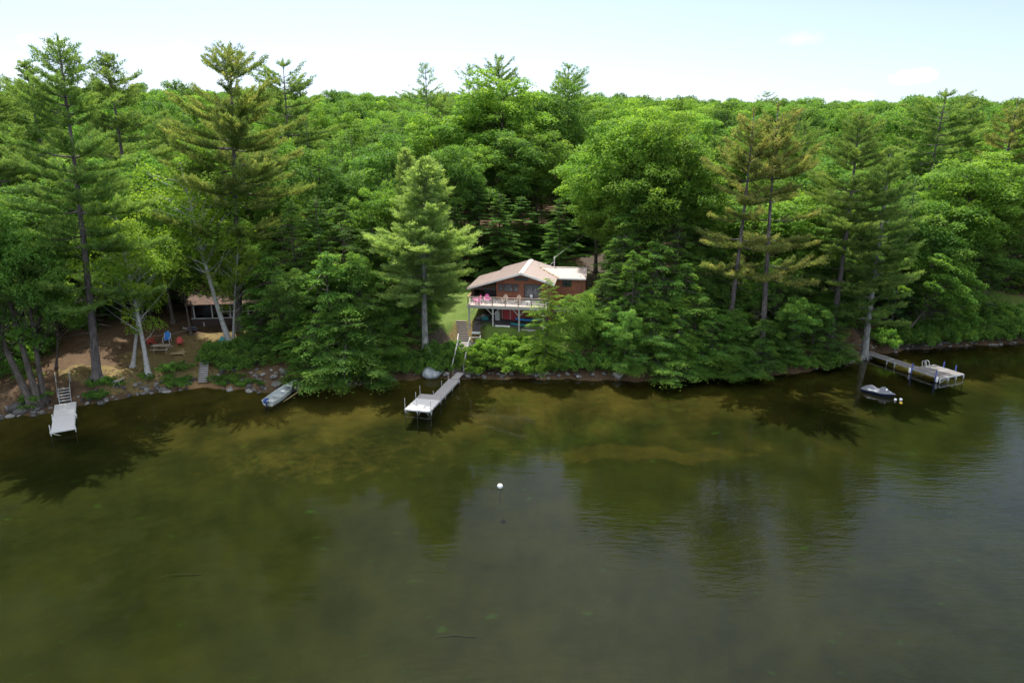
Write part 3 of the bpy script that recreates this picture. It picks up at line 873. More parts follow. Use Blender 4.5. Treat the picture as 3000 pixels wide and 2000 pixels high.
HR = [('hemlock_a', 1880, 505, 81, 4.8), ('bushy_c', 1830, 640, 78.5, 4.0), ('bushy_a', 1990, 590, 79, 4.4), ('bushy_b', 1935, 700, 75.5, 4.2), ('bushy_a', 2065, 640, 80, 4.4),
      ('bushy_d', 2120, 730, 78, 4.0), ('bushy_b', 1795, 790, 76.5, 3.2), ('bushy_b', 2040, 850, 73, 4.0), ('hemlock_b', 2150, 905, 73, 3.6), ('bushy_b', 2260, 930, 75, 3.6),
      ('bushy_b', 1920, 895, 72.6, 3.6), ('bushy_d', 1985, 985, 71.0, 3.2), ('bushy_b', 2130, 1010, 71.6, 3.2), ('bushy_b', 1850, 960, 71.6, 2.8)]
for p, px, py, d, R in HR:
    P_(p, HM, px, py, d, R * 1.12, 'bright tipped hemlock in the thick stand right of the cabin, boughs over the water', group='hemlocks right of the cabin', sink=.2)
P_('hemlock_c', HM, 1604, 815, 71.9, 3.2, 'young feathery hemlock standing in front of the cabin deck, red foundation wall behind')
for px, py, d, R, lb in [(1172, 330, 100, 3.0, 'dark narrow spruce spire above the pale pine'), (1030, 395, 102, 2.6, 'small dark spruce spire among light crowns left of the pale pine'),
                         (890, 320, 112, 2.6, 'dark pointed spruce beside the huge broad pine'), (525, 262, 128, 4.0, 'dark spruce tip on the skyline left of the huge broad pine'),
                         (2680, 520, 84, 3.4, 'dark upright conifer with raised tips behind the right hand dock'), (2090, 560, 86, 3.0, 'dark spruce hidden among the rusty pines')]:
    P_('spruce', 'spruce_tree', px, py, d, R, lb)

# ---- leafy trees near the shore or standing out
LT = 'leafy_tree'
for p, px, py, d, R, lb in [
    ('leafy_c', 1480, 232, 118, 9.0, 'largest round leafy crown, rising to the skyline straight behind the cabin'),
    ('leafy_a', 1395, 300, 122, 7.0, 'leafy crown on the left shoulder of the largest round crown'),
    ('leafy_b', 1575, 285, 124, 6.5, 'leafy crown on the right shoulder of the largest round crown'),
    ('leafy_e', 1830, 560, 86, 4.6, 'bright leafy crown rising between hemlocks straight right of the cabin wing'),
    ('leafy_e', 2030, 430, 82, 5.0, 'sunlit leafy crown between the cabin stand and the thin rusty pine'),
    ('leafy_e', 1400, 420, 106, 5.5, 'leafy crown in the wood behind the left end of the cabin roof'),
    ('leafy_a', 1490, 400, 108, 5.8, 'leafy crown in the wood straight above the cabin ridge'),
    ('leafy_e', 1580, 380, 110, 5.5, 'leafy crown above the cabin wing, left of the driveway gap'),
    ('leafy_b', 1330, 440, 100, 5.0, 'leafy crown between the pale pine and the wood behind the cabin'),
    ('leafy_d', 1672, 248, 128, 5.5, 'leafy crown right below the dark spreading skyline pine'),
    ('leafy_d', 925, 452, 88, 5.2, 'pale blue green round crown above the left hemlock stand'),
    ('leafy_d', 1015, 520, 86, 4.6, 'soft bluish green crown beside the pale pine, above the hemlocks'),
    ('leafy_e', 1110, 545, 82, 4.0, 'yellow green crown touching the left side of the pale pine'),
    ('leafy_c', 1850, 345, 87, 6.6, 'broad sunlit crown right of the dark driveway gap'),
    ('leafy_c', 1960, 360, 86, 6.6, 'broad bright crown left of the thin rusty pine'),
    ('leafy_e', 1758, 415, 97, 5.8, 'bright crown leaning over the right side of the driveway gap'),
    ('leafy_e', 1800, 520, 90, 4.8, 'bright mid height crown above the hemlocks right of the cabin'),
    ('leafy_e', 1905, 440, 83, 5.0, 'sunlit crown just above the tallest hemlock right of the cabin'),
    ('leafy_a', 2690, 300, 122, 7.0, 'tall crown on the skyline left of the wind swept pine'),
    ('leafy_c', 2850, 470, 90, 7.5, 'large bright crown above the right hand cove'),
    ('leafy_c', 2960, 480, 92, 7.0, 'large bright crown at the right edge above the small lawn'),
    ('leafy_b', 2760, 600, 86, 5.0, 'dark mid height crown behind the right hand dock'),
    ('leafy_d', 440, 470, 80, 4.8, 'bright loose crown between the two tallest left hand pines'),
    ('leafy_b', 230, 480, 82, 5.0, 'crown in the shade right of the tallest leaning pine'),
    ('leafy_a', 60, 560, 76, 5.2, 'dense crown at the left edge behind the leaning trunks')]:
    P_(p, LT, px, py, d, R, lb)
MP = 'maple_tree'
P_('maple', MP, 522, 705, 77.0, 3.2, 'bushy maple hiding the left end of the dark brown cottage')
P_('maple', MP, 745, 760, 78.5, 3.2, 'maple hiding the right end of the dark brown cottage')
P_('maple', MP, 2800, 780, 0, 4.6, 'leaning maple reaching out over the cove beside the right hand dock', (2628, 1008))
P_('maple', MP, 2345, 905, 76.0, 3.6, 'shaded bushy maple dipping into the water left of the thick trunked pine')
P_('maple', MP, 2420, 860, 79.5, 3.2, 'maple with a lit tuft in front of the long bare pine trunk')
P_('maple', MP, 2290, 985, 73.4, 2.8, 'low maple hanging over the water, rightmost of the overhanging stand')
P_('maple_thick', MP, -170, 640, 0, 4.6, 'leftmost of three leaning trunks at the left shore, crown off the edge', (96, 1188))
P_('maple_thick', MP, -60, 610, 0, 4.2, 'middle thin leaning trunk of the three at the left shore', (112, 1176))
P_('maple_thick', MP, 50, 690, 0, 3.8, 'rightmost leaning trunk of the three at the left shore', (128, 1168))
P_('maple', MP, 170, 830, 0, 3.0, 'small maple on the shaded bank behind the left dock', (165, 1078))
P_('maple', MP, 2890, 690, 89, 5.0, 'maple with lit shelves of leaves above the right hand cove')
BT = 'birch_tree'
P_('birch_a', BT, 352, 600, 0, 4.2, 'white birch with its trunk foot at the lawn edge, light feathery crown', (434, 1098))
P_('birch_b', BT, 405, 690, 0, 3.2, 'thinner white birch standing behind the lawn edge birch', (389, 1074))
P_('birch_b', BT, 500, 468, 0, 5.2, 'white birch leaning far left in front of the dark brown cottage', (672, 1003))
P_('birch_a', BT, 690, 668, 0, 2.8, 'straight white birch close beside the leaning one before the dark cottage', (684, 1000))
P_('willow_shrub', 'willow_shrub', 1690, 862, 73.2, 2.1, 'bright yellow green feathery bush right of the young hemlock before the cabin', cat='shrub')
P_('willow_shrub', 'willow_shrub', 1745, 905, 74.5, 2.2, 'bright bush against the cabin wing, behind the feathery one', cat='shrub')
# ------------------------------------------------------------------ background wood: single trees, then the far wood as one mass
KEEP_OUT = []   # (x, y, r) no tree centre here


def corridor(x, y):
    # cabin plot, driveway, lawns
    lx = (x - HOUSE_O[0]) * hX[0] + (y - HOUSE_O[1]) * hX[1]; ly = (x - HOUSE_O[0]) * hY[0] + (y - HOUSE_O[1]) * hY[1]
    if -5 < lx < 16 and -6 < ly < 14.5: return True
    if 7.5 + (y - 88) * .12 < x < 13 + (y - 88) * .12 and 86 < y < 102: return True
    if -10 < x < -4.5 and 76 < y < 93: return True
    if 60 < x < 78 and 89 < y < 101: return True
    if -42 < x < -24 and 64 < y < 84: return True
    return False


rs = np.random.default_rng(99)
back = []
kinds = ['leafy_a', 'leafy_b', 'leafy_c', 'leafy_d', 'leafy_e', 'hemlock_a', 'spruce', 'pine_far']
LBL = dict(leafy=('leafy_tree', 'round leafy tree, one of many packed in the hillside wood behind the shore', 'leafy trees of the hillside wood'),
           hemlo=('hemlock_tree', 'dark hemlock mixed among the leafy trees of the hillside wood', 'hemlocks of the hillside wood'),
           spruc=('spruce_tree', 'dark spruce spire mixed among the leafy trees of the hillside wood', 'spruces of the hillside wood'),
           pine_=('white_pine', 'pine of the hillside wood, hardly taller than the leafy trees around it', 'pines of the hillside wood'))
grid = {}


def free(x, y, R, f=.62):
    for bx, by, bR in PLACED + back:
        if (bx - x) ** 2 + (by - y) ** 2 < (f * (bR + R)) ** 2: return False
    return True


nleaf = 0
for _ in range(9000):
    y = 78 + 74 * rs.random() ** .8; x = rs.uniform(-.80 * y - 4, .80 * y + 4)
    if y < shore_y(x) + 3 or corridor(x, y): continue
    if y < 84 and rs.random() < .7: continue
    kd = rs.choice(kinds, p=[.16, .16, .18, .14, .16, .08, .06, .06])
    R = {'leafy_a': 5.9, 'leafy_b': 5.3, 'leafy_c': 6.4, 'leafy_d': 4.8, 'leafy_e': 5.7, 'hemlock_a': 3.8, 'spruce': 3.0, 'pine_far': 4.0}[kd] * rs.uniform(.75, 1.25)
    if not free(x, y, R, .60): continue
    H = {'leafy_a': 18, 'leafy_b': 17, 'leafy_c': 19, 'leafy_d': 15, 'leafy_e': 17.5, 'hemlock_a': 16, 'spruce': 17, 'pine_far': 20}[kd] * rs.uniform(.80, 1.2)
    # the photograph's skyline stays near 285 px: keep crowns under that line of sight
    px = 1500 + 2000 * x / (y * 1.0)
    lim = 25 + y * math.tan(R_(3.8 if px < 900 else 3.3 if px < 1900 else 2.9))
    z = gz(x, y)
    if 'pine' not in kd and z + H > lim: H = max(10, lim - z - rs.uniform(-.6, 2.5))
    if 'pine' in kd: H = min(H, lim - z + 1)
    if y < 92: H *= .8
    nm, lb, gr = LBL[kd[:5]]
    plant(kd, nm, (x, y, z - .2), H, (R / CROWN_R[kd]) / (H / PROTO[kd][2]), None, rs.uniform(0, 6.28), lb, 'tree', gr)
    back.append((x, y, R))
    nleaf += kd.startswith('leafy')
    if nleaf >= 270: break
print('background trees', len(back), nleaf)

# understory that closes the stands down to the water and behind the left plot
und = []
for zone in ((-27, -10.5, .8, 11, 60), (11, 43, .6, 12, 90), (-62, -24, 17.5, 32, 80), (-64, -50, 1.5, 16, 24), (47, 80, 3, 30, 40)):
    x0, x1, s0, s1, n = zone; c_ = 0
    for _ in range(n * 12):
        x = rs.uniform(x0, x1); s = s0 + (s1 - s0) * rs.random() ** 1.3; y = float(shore_y(x)) + s
        if corridor(x, y): continue
        if zone[0] == 11 and x > 38 and s < 4: continue
        R = rs.uniform(1.9, 3.1)
        if any((a - x) ** 2 + (b - y) ** 2 < (.55 * (R + r_)) ** 2 for a, b, r_ in und): continue
        kd = rs.choice(['bushy_d', 'bushy_b', 'maple', 'leafy_d'], p=[.45, .2, .25, .1] if x0 not in (-62, 47) else [.3, .2, .3, .2])
        H = rs.uniform(4, 7.5) if s < 3 else rs.uniform(6, 11)
        if x0 == 47: H *= .75
        und.append((x, y, R)); c_ += 1
        hem = kd.startswith('bushy')
        lbl = ('young hemlock ' if hem else 'leafy sapling ') + {-27: 'filling the shaded stand between the moored boat and the pale pine', 11: 'filling the stand that hangs over the water right of the cabin', -62: 'in the shade behind the left lawn and the dark cottage', -64: 'in the thicket at the far left shore', 47: 'on the slope behind the right hand cove'}[x0]
        plant(kd, 'hemlock_tree' if hem else 'maple_tree', (x, y, gz(x, y) - .15), H, (R / CROWN_R[kd]) / (H / PROTO[kd][2]), None, rs.uniform(0, 6.28), lbl, 'tree', lbl.split(' ')[1] + 's ' + lbl.split(' ', 2)[2][:40].strip())
        if c_ >= n: break
print('understory', len(und))
# far wood: one object, crowns instanced on points
pts, sc_, kd_ = [], [], []
cell = {}
maxy = max(b[1] for b in back)
for _ in range(26000):
    y = 120 + 400 * rs.random(); x = rs.uniform(-.82 * y - 20, .82 * y + 20)
    if y < 158 and corridor(x, y): continue
    k = (int(x // 6.5), int(y // 6.5))
    if k in cell: continue
    if y < 162 and not free(x, y, 4.5, .62): continue
    if abs(x) > 415: continue
    cell[k] = 1
    z = gz(x, y)
    H = rs.uniform(15, 21)
    px = 1500 + 2000 * x / y
    lim = 25 + y * math.tan(R_(3.6 if px < 900 else 3.15 if px < 1900 else 2.75)) 
    H = min(H, max(9, lim - z + rs.uniform(-3.0, 1.3)))
    pts.append((x, y, z)); sc_.append(H / 19.0); kd_.append(0)
print('far trees', len(pts))
fm = bpy.data.meshes.new('far_forest')
fm.from_pydata(pts, [], [])
fm.attributes.new('sz', 'FLOAT', 'POINT').data.foreach_set('value', np.array(sc_, np.float32))
fo = link('far_forest', fm); tag(fo, 'distant wood of massed leafy crowns covering the hill to the skyline', 'forest', kind='stuff')
ng = bpy.data.node_groups.new('far_forest', 'GeometryNodeTree')
ng.interface.new_socket('Geometry', in_out='INPUT', socket_type='NodeSocketGeometry')
ng.interface.new_socket('Geometry', in_out='OUTPUT', socket_type='NodeSocketGeometry')
gi = ng.nodes.new('NodeGroupInput'); go = ng.nodes.new('NodeGroupOutput')
gg = ng.nodes.new('GeometryNodeGeometryToInstance')
protos = []
for nm in ('far_c', 'far_b', 'far_a'):
    po = bpy.data.objects.new('far_crown', PROTO[nm][1])      # geometry source only, not linked to the scene
    oi = ng.nodes.new('GeometryNodeObjectInfo'); oi.inputs['Object'].default_value = po
    ng.links.new(oi.outputs['Geometry'], gg.inputs[0])
ip = ng.nodes.new('GeometryNodeInstanceOnPoints')
ip.inputs['Pick Instance'].default_value = True
ng.links.new(gi.outputs[0], ip.inputs['Points']); ng.links.new(gg.outputs[0], ip.inputs['Instance'])
ri = ng.nodes.new('FunctionNodeRandomValue'); ri.data_type = 'INT'
ri.inputs[4].default_value = 0; ri.inputs[5].default_value = 2; ri.inputs['Seed'].default_value = 3
ng.links.new(ri.outputs[2], ip.inputs['Instance Index'])
rr = ng.nodes.new('FunctionNodeRandomValue'); rr.data_type = 'FLOAT_VECTOR'
rr.inputs[0].default_value = (0, 0, 0); rr.inputs[1].default_value = (0, 0, 6.283)
ng.links.new(rr.outputs[0], ip.inputs['Rotation'])
na = ng.nodes.new('GeometryNodeInputNamedAttribute'); na.data_type = 'FLOAT'; na.inputs[0].default_value = 'sz'
ng.links.new(na.outputs[0], ip.inputs['Scale'])
ng.links.new(ip.outputs[0], go.inputs[0])
mod = fo.modifiers.new('far_forest', 'NODES'); mod.node_group = ng

# ------------------------------------------------------------------ shrubs on the bank
def S_(pname, px, py, H, R, label, group=None, name='shrub', cat='shrub'):
    b0 = on_ground(px, py)
    plant(pname, name, (b0[0], b0[1], b0[2] - .1), H, (R / CROWN_R[pname]) / (H / PROTO[pname][2]), None, None, label, cat, group, 'stems', 'leaves')


lb = 'sunlit bright green shrub in the thicket below the cabin lawn, right of the steps'
for px, py, H, R in [(1385, 1068, 2.0, 1.7), (1425, 1050, 2.2, 1.8), (1470, 1040, 2.3, 1.9), (1520, 1040, 2.2, 1.8), (1560, 1052, 2.0, 1.6), (1405, 1088, 1.7, 1.6), (1450, 1082, 2.0, 1.8),
                     (1500, 1085, 2.0, 1.9), (1550, 1088, 1.9, 1.8), (1585, 1075, 1.8, 1.5), (1380, 1050, 1.4, 1.1)]:
    S_('shrub_a', px, py, H, R, lb, 'shrubs right of the steps')
lb = 'shaded green shrub on the bank between the pale pine and the steps'
for px, py, H, R in [(1300, 1060, 2.2, 1.6), (1285, 1080, 1.8, 1.5), (1322, 1040, 1.7, 1.3), (1275, 1050, 2.0, 1.5), (1310, 1085, 1.5, 1.3), (1215, 1075, 2.0, 1.7), (1185, 1085, 1.8, 1.6), (1230, 1090, 1.3, 1.2), (1155, 1090, 1.6, 1.5)]:
    S_('shrub_b', px, py, H, R, lb, 'shrubs left of the steps')
lb = 'dense green shrub right of the small lawn steps, above the stony bank'
for px, py, H, R in [(640, 1060, 2.2, 1.9), (680, 1055, 2.3, 2.0), (720, 1062, 2.2, 1.9), (755, 1070, 2.0, 1.7), (625, 1040, 1.5, 1.3), (700, 1080, 1.5, 1.4), (660, 1078, 1.4, 1.3)]:
    S_('shrub_b', px, py, H, R, lb, 'shrubs by the lawn steps')
lb = 'dark bush in the low growth lining the right hand cove'
for i, (px, py) in enumerate([(2660, 1010), (2700, 1008), (2745, 1004), (2790, 1002), (2835, 998), (2880, 996), (2925, 994), (2975, 992), (2680, 990), (2730, 980), (2780, 975), (2840, 970), (2900, 965), (2960, 960), (2610, 1000), (2590, 1012)]):
    S_('shrub_b', px, py, rs.uniform(1.8, 3.2), rs.uniform(1.7, 2.4), lb, 'bushes along the cove')
lb = 'shrub at the water line under the trees right of the cabin'
for px in list(range(1615, 1840, 38)) + [2310, 2350, 2395, 2440]:
    S_('shrub_b', px, 1082 if px < 1900 else 1075, rs.uniform(1.3, 2.2), rs.uniform(1.2, 1.8), lb, 'shrubs under the trees right of the cabin')
lb = 'low clump of leafy weeds on the left bank by the water'
for i in range(34):
    px = rs.uniform(10, 580); q = rs.uniform(.02, .9) ** 1.5
    x = -48 + (px / 580) * 15.5; y = float(shore_y(x)) + .35 + 2.0 * q
    if abs(x + 43.5) < 1.1 or -34.2 < x < -31.8: continue
    b0 = (x, y, gz(x, y))
    plant('shrub_c', 'weed_clump', (b0[0], b0[1], b0[2] - .05), rs.uniform(.4, 1.0), rs.uniform(.8, 1.4), None, None, lb, 'plant', 'weed clumps on the left bank', 'stems', 'leaves')
lb = 'low green weeds over the stony bank by the moored boat'
for px, py in [(640, 1110), (665, 1118), (690, 1112), (715, 1120), (740, 1118), (765, 1125), (650, 1126), (705, 1130)]:
    S_('shrub_c', px, py, rs.uniform(.5, .9), rs.uniform(.7, 1.2), lb, 'weeds by the moored boat', 'weed_clump', 'plant')

# ------------------------------------------------------------------ rocks
def rock_mesh(seed, name='rock', sub=3, amp=.28, cleave=4):
    import bmesh
    from mathutils import noise as mn
    bm = bmesh.new(); bmesh.ops.create_icosphere(bm, subdivisions=sub, radius=1)
    off = Vector((seed * 7.3, seed * 3.1, seed * 1.7))
    for v in bm.verts:
        n = mn.noise(v.co * .9 + off) * amp * 1.3 + mn.noise(v.co * 2.3 + off) * amp * .5 + mn.noise(v.co * 6 + off) * amp * .12
        v.co *= 1 + n
    for k in range(cleave):      # a few flat cleaved faces
        d = Vector((math.sin(seed * 3 + k * 2.1), math.cos(seed * 1.3 + k * 1.9), math.sin(k + seed))).normalized()
        for v in bm.verts:
            t = v.co.dot(d) - .72
            if t > 0: v.co -= d * t * .8
    me = bpy.data.meshes.new(name); bm.to_mesh(me); bm.free()
    me.shade_smooth()
    return me


def rock_mat(name, c1, c2, c3):
    m, nt, out = new_mat(name)
    tc = N(nt, 'ShaderNodeTexCoord'); oi = N(nt, 'ShaderNodeObjectInfo')
    a = noise(nt, 1.6, 6, .7, tc.outputs['Object']); b_ = noise(nt, 7, 4, .7, tc.outputs['Object'])
    v = math_(nt, 'ADD', math_(nt, 'MULTIPLY', a.outputs[0], .7), math_(nt, 'MULTIPLY', b_.outputs[0], .3))
    v = math_(nt, 'ADD', v, math_(nt, 'MULTIPLY', math_(nt, 'SUBTRACT', oi.outputs['Random'], .5), .3))
    rp = ramp(nt, [(.32, c1), (.5, c2), (.72, c3)], v)
    b = N(nt, 'ShaderNodeBsdfPrincipled'); b.inputs['Roughness'].default_value = .85; b.inputs['Specular IOR Level'].default_value = .3
    nt.links.new(rp.outputs[0], b.inputs['Base Color'])
    bp = N(nt, 'ShaderNodeBump'); bp.inputs['Strength'].default_value = .5; bp.inputs['Distance'].default_value = .08
    nt.links.new(v, bp.inputs['Height']); nt.links.new(bp.outputs[0], b.inputs['Normal'])
    nt.links.new(b.outputs[0], out.inputs[0])
    return m


M_['rock'] = rock_mat('granite', (.045, .042, .038), (.13, .12, .11), (.30, .28, .25))
M_['boulder'] = rock_mat('granite_pale', (.14, .15, .15), (.33, .35, .36), (.55, .54, .52))
RM = [rock_mesh(i) for i in range(6)]
for r_ in RM: r_.materials.append(M_['rock'])


def rock(x, y, s, label, group, zoff=.0, sx=1, sy=1, sz=.7):
    o = link('shore_rock', RM[rs.integers(6)])
    o.location = (x, y, gz(x, y) + zoff); o.rotation_euler = (rs.uniform(-.3, .3), rs.uniform(-.3, .3), rs.uniform(0, 6.28))
    o.scale = (s * sx, s * sy, s * sz)
    tag(o, label, 'rock', group)


for x0, x1, n, smin, smax, lb, gr, w in [(-50, -32.8, 95, .10, .34, 'grey stone in the rough edging of the left lawn bank', 'stones along the left lawn bank', 1.0),
                                      (-32, -21, 75, .09, .36, 'grey stone on the shaded stony bank beside the moored boat', 'stones by the moored boat', 2.0),
                                      (-21, -9.9, 22, .10, .30, 'stone at the dark water line left of the big pale boulder', 'stones left of the boulder', .5),
                                      (-5, 12, 40, .12, .34, 'rock at the foot of the thicket between the cabin dock and the stand', 'rocks below the cabin thicket', .6),
                                      (34, 45, 60, .08, .24, 'grey stone heaped by the thick pine trunk next to the right hand dock', 'stones by the right hand pine', 1.5),
                                      (46, 66, 70, .10, .26, 'small stone along the water edge of the right hand cove', 'stones along the cove', .7)]:
    for i in range(n):
        x = rs.uniform(x0, x1); q = rs.uniform(-.25, 1) * w
        y = float(shore_y(x)) + q
        if -34 < x < -30.5 and q < .5: continue
        if abs(x + 43.3) < 1 and y < 63: continue
        s = rs.uniform(smin, smax) * (1 if rs.random() < .85 else 1.4)
        rock(x, y, s, lb, gr, s * .1)
for px, py, s, lb in [(45, 1195, .62, 'large brown grey rock at the far left water edge, highest of its trio'), (62, 1207, .60, 'rounded pale rock at the far left water edge beside the waterline'),
                      (30, 1220, .36, 'small flat rock lying lowest at the far left water edge'), (298, 1182, .42, 'lit pale rock on the left bank between dock and lawn steps'),
                      (603, 1055, .45, 'pale sunlit stone at the top of the small lawn steps'), (878, 1137, .62, 'round grey rock just right of the moored boat bow'),
                      (812, 1128, .5, 'grey rock behind the bow of the moored boat'), (1308, 1098, .42, 'rounded rock touching the right side of the big pale boulder'),
                      (1357, 1098, .45, 'rock beside the ramp of the cabin dock'), (1810, 1103, 0.6, 'long dark ledge rock under the trees right of the cabin')]:
    p = on_ground(px, py)
    rock(p[0], p[1], s, lb, None, s * .15, 1.2, .9)
bo = rock_mesh(11, 'boulder', 4, .16, 1); bo.materials.append(M_['boulder'])
o = link('boulder', bo); o.location = (-8.7, 71.1, .50); o.scale = (1.2, .85, .72); o.rotation_euler = (.12, -.12, .3)
tag(o, 'big smooth pale grey boulder at the water edge left of the cabin dock', 'boulder')
# ------------------------------------------------------------------ materials for the built things
M_['dock_wood'] = plain('weathered_dock_wood', (.36, .33, .31), .8, .22, 3, stretch=(14, 1.2, 1), bump=.2)
M_['dock_wood_dark'] = plain('dark_dock_wood', (.150, .135, .125), .8, .25, 3, stretch=(1.2, 14, 1))
M_['dock_composite'] = plain('pale_dock_boards', (.62, .59, .56), .65, .10, 3, stretch=(1.2, 16, 1))
M_['alu'] = plain('galvanised_metal', (.55, .56, .56), .42, .10, 5, .55)
M_['alu_boat'] = plain('painted_boat_metal', (.46, .49, .45), .45, .10, 3)
M_['boat_in'] = plain('boat_inside', (.40, .43, .42), .55, .10, 3)
M_['blue_motor'] = plain('blue_motor_paint', (.035, .075, .25), .3, .15, 5)
M_['dark_metal'] = plain('dark_metal', (.05, .06, .09), .4, .2, 5)
M_['grey_wood'] = plain('grey_timber', (.36, .345, .32), .8, .2, 3, stretch=(8, 8, .8))
M_['stair_wood'] = plain('stair_timber', (.21, .18, .155), .8, .22, 3, stretch=(1.5, 10, 8))
M_['rail_red'] = plain('stained_rail', (.26, .115, .055), .6, .15, 4)
M_['rail_post'] = plain('rail_post_wood', (.22, .175, .13), .7, .15, 4)
M_['deckboard'] = plain('deck_boards', (.31, .235, .195), .75, .14, 3, stretch=(.6, 12, 1))
M_['frame_dark'] = plain('dark_bronze_frame', (.022, .020, .020), .4, .15, 6)
M_['red_door'] = plain('red_door_paint', (.38, .028, .030), .5, .08, 4)
M_['white_trim'] = plain('white_trim', (.68, .67, .63), .6, .06, 5)
M_['grey_box'] = plain('grey_cabinet', (.40, .41, .39), .6, .08, 4)
M_['teal'] = plain('teal_plastic', (.02, .20, .20), .45, .1, 4)
M_['blue'] = plain('blue_plastic', (.03, .23, .58), .4, .08, 4)
M_['blue_cloth'] = plain('blue_canvas', (.03, .18, .50), .7, .12, 8)
M_['pink'] = plain('pink_plastic', (.62, .11, .30), .5, .06, 4)
M_['tan'] = plain('faded_tan_wood', (.50, .33, .24), .7, .1, 5)
M_['red_wood'] = plain('red_chair_paint', (.42, .035, .03), .6, .1, 5)
M_['black'] = plain('black_cover', (.015, .015, .016), .6, .2, 6)
M_['white'] = plain('white_plastic', (.80, .80, .78), .35, .03, 5)
M_['yellow'] = plain('yellow_plastic', (.75, .45, .03), .4, .06, 5)
M_['concrete'] = plain('concrete', (.33, .32, .30), .85, .15, 4)
M_['cover_grey'] = plain('grey_marine_cover', (.15, .155, .17), .7, .10, 2.5, bump=.25)
M_['navy'] = plain('navy_hull', (.012, .018, .045), .25, .1, 4)
M_['bumper'] = plain('blue_bumper', (.075, .10, .33), .5, .1, 5)
M_['fender'] = plain('white_fender', (.72, .72, .68), .4, .05, 5)
M_['log'] = plain('pale_log', (.32, .235, .12), .8, .25, 5)
M_['driftwood'] = plain('driftwood', (.27, .25, .22), .9, .3, 5)
M_['sunk'] = plain('sunken_wood', (.038, .038, .014), .9, .2, 5)
M_['algae'] = plain('algae_stained_metal', (.06, .062, .030), .9, .25, 6)
M_['picnic'] = plain('picnic_wood', (.34, .27, .21), .8, .2, 4, stretch=(1, 10, 4))
M_['brown_wall'] = plain('dark_brown_boards', (.050, .028, .022), .75, .2, 3, stretch=(9, 9, .6))
M_['brown_roof'] = plain('brown_shingle_roof', (.075, .046, .034), .9, .35, 2.2, c2=(.15, .085, .055))
M_['steel_roof_valley'] = plain('fallen_needles', (.33, .19, .08), .9, .3, 12)


def shingles():
    m, nt, out = new_mat('cedar_shingles')
    tc = N(nt, 'ShaderNodeTexCoord')
    mp = N(nt, 'ShaderNodeMapping'); mp.inputs['Rotation'].default_value = (R_(90), 0, 0)
    nt.links.new(tc.outputs['Object'], mp.inputs[0])
    br = N(nt, 'ShaderNodeTexBrick'); nt.links.new(mp.outputs[0], br.inputs[0])
    br.inputs['Scale'].default_value = 1; br.inputs['Mortar Size'].default_value = .012; br.inputs['Brick Width'].default_value = .17; br.inputs['Row Height'].default_value = .16
    br.inputs['Color1'].default_value = (.36, .145, .080, 1); br.inputs['Color2'].default_value = (.27, .108, .062, 1); br.inputs['Mortar'].default_value = (.13, .048, .032, 1)
    nz = noise(nt, 1.3, 4, .6, tc.outputs['Object'])
    col = mixc(nt, br.outputs[0], (.17, .075, .055), smap(nt, nz.outputs[0], .45, .75, 0, .6))
    b = N(nt, 'ShaderNodeBsdfPrincipled'); b.inputs['Roughness'].default_value = .85; b.inputs['Specular IOR Level'].default_value = .2
    nt.links.new(col, b.inputs['Base Color'])
    bp = N(nt, 'ShaderNodeBump'); bp.inputs['Strength'].default_value = .5; bp.inputs['Distance'].default_value = .02
    nt.links.new(br.outputs['Fac'], bp.inputs['Height']); bp.invert = True
    nt.links.new(bp.outputs[0], b.inputs['Normal']); nt.links.new(b.outputs[0], out.inputs[0])
    return m


M_['shingle'] = shingles()
M_['roof'] = plain('tan_metal_roof', (.38, .305, .265), .75, .06, 1.2, 0)
M_['roof_cap'] = plain('roof_ridge_cap', (.43, .37, .33), .75, .05, 2, 0)


def glass_mat(name, tint=(.03, .035, .04)):
    m, nt, out = new_mat(name)
    tc = N(nt, 'ShaderNodeTexCoord'); nz = noise(nt, .8, 2, .5, tc.outputs['Object'])
    rp = ramp(nt, [(.3, tuple(c * .5 for c in tint)), (.7, tint)], nz.outputs[0])
    b = N(nt, 'ShaderNodeBsdfPrincipled'); b.inputs['Roughness'].default_value = .04; b.inputs['Specular IOR Level'].default_value = .9
    nt.links.new(rp.outputs[0], b.inputs['Base Color']); nt.links.new(b.outputs[0], out.inputs[0])
    return m


M_['glass'] = glass_mat('window_glass', (.075, .08, .09))
M_['glass_dark'] = glass_mat('window_glass_dark', (.02, .024, .03))

# ------------------------------------------------------------------ the brown cabin (local x right, y back, z up from the yard)
cab = empty('cabin', HOUSE_O, -HA, 'shingled brown cabin with tan metal roof and raised deck', 'cabin')
AP = (5.79, 5.81); SL = .305                      # ridge position, height and pitch


def rz_(x): return AP[1] - SL * abs(x - AP[0])


YF, YB = 2.2, 11.7
w_ = MB()
XL, XR, YW = 2.72, 9.3, 3.2
# gable front with openings handled as boxes set proud of it
w_.prism([(XL, 0, 2.0), (XR, 0, 2.0), (XR, 0, rz_(XR) - .12), (AP[0], 0, AP[1] - .12), (XL, 0, rz_(XL) - .12)], (0, YW, 0), (0, YW + .15, 0))
w_.box(XL, XL + .15, YW + .15, YB - .5, 2.0, rz_(XL) - .12)
w_.box(XR - .15, XR, YW + .15, YB - .5, 2.0, rz_(XR) - .12)
w_.prism([(XL + .15, 0, .2), (XR - .15, 0, .2), (XR - .15, 0, rz_(XR - .15) - .14), (AP[0], 0, AP[1] - .14), (XL + .15, 0, rz_(XL + .15) - .14)], (0, YB - .65, 0), (0, YB - .5, 0))
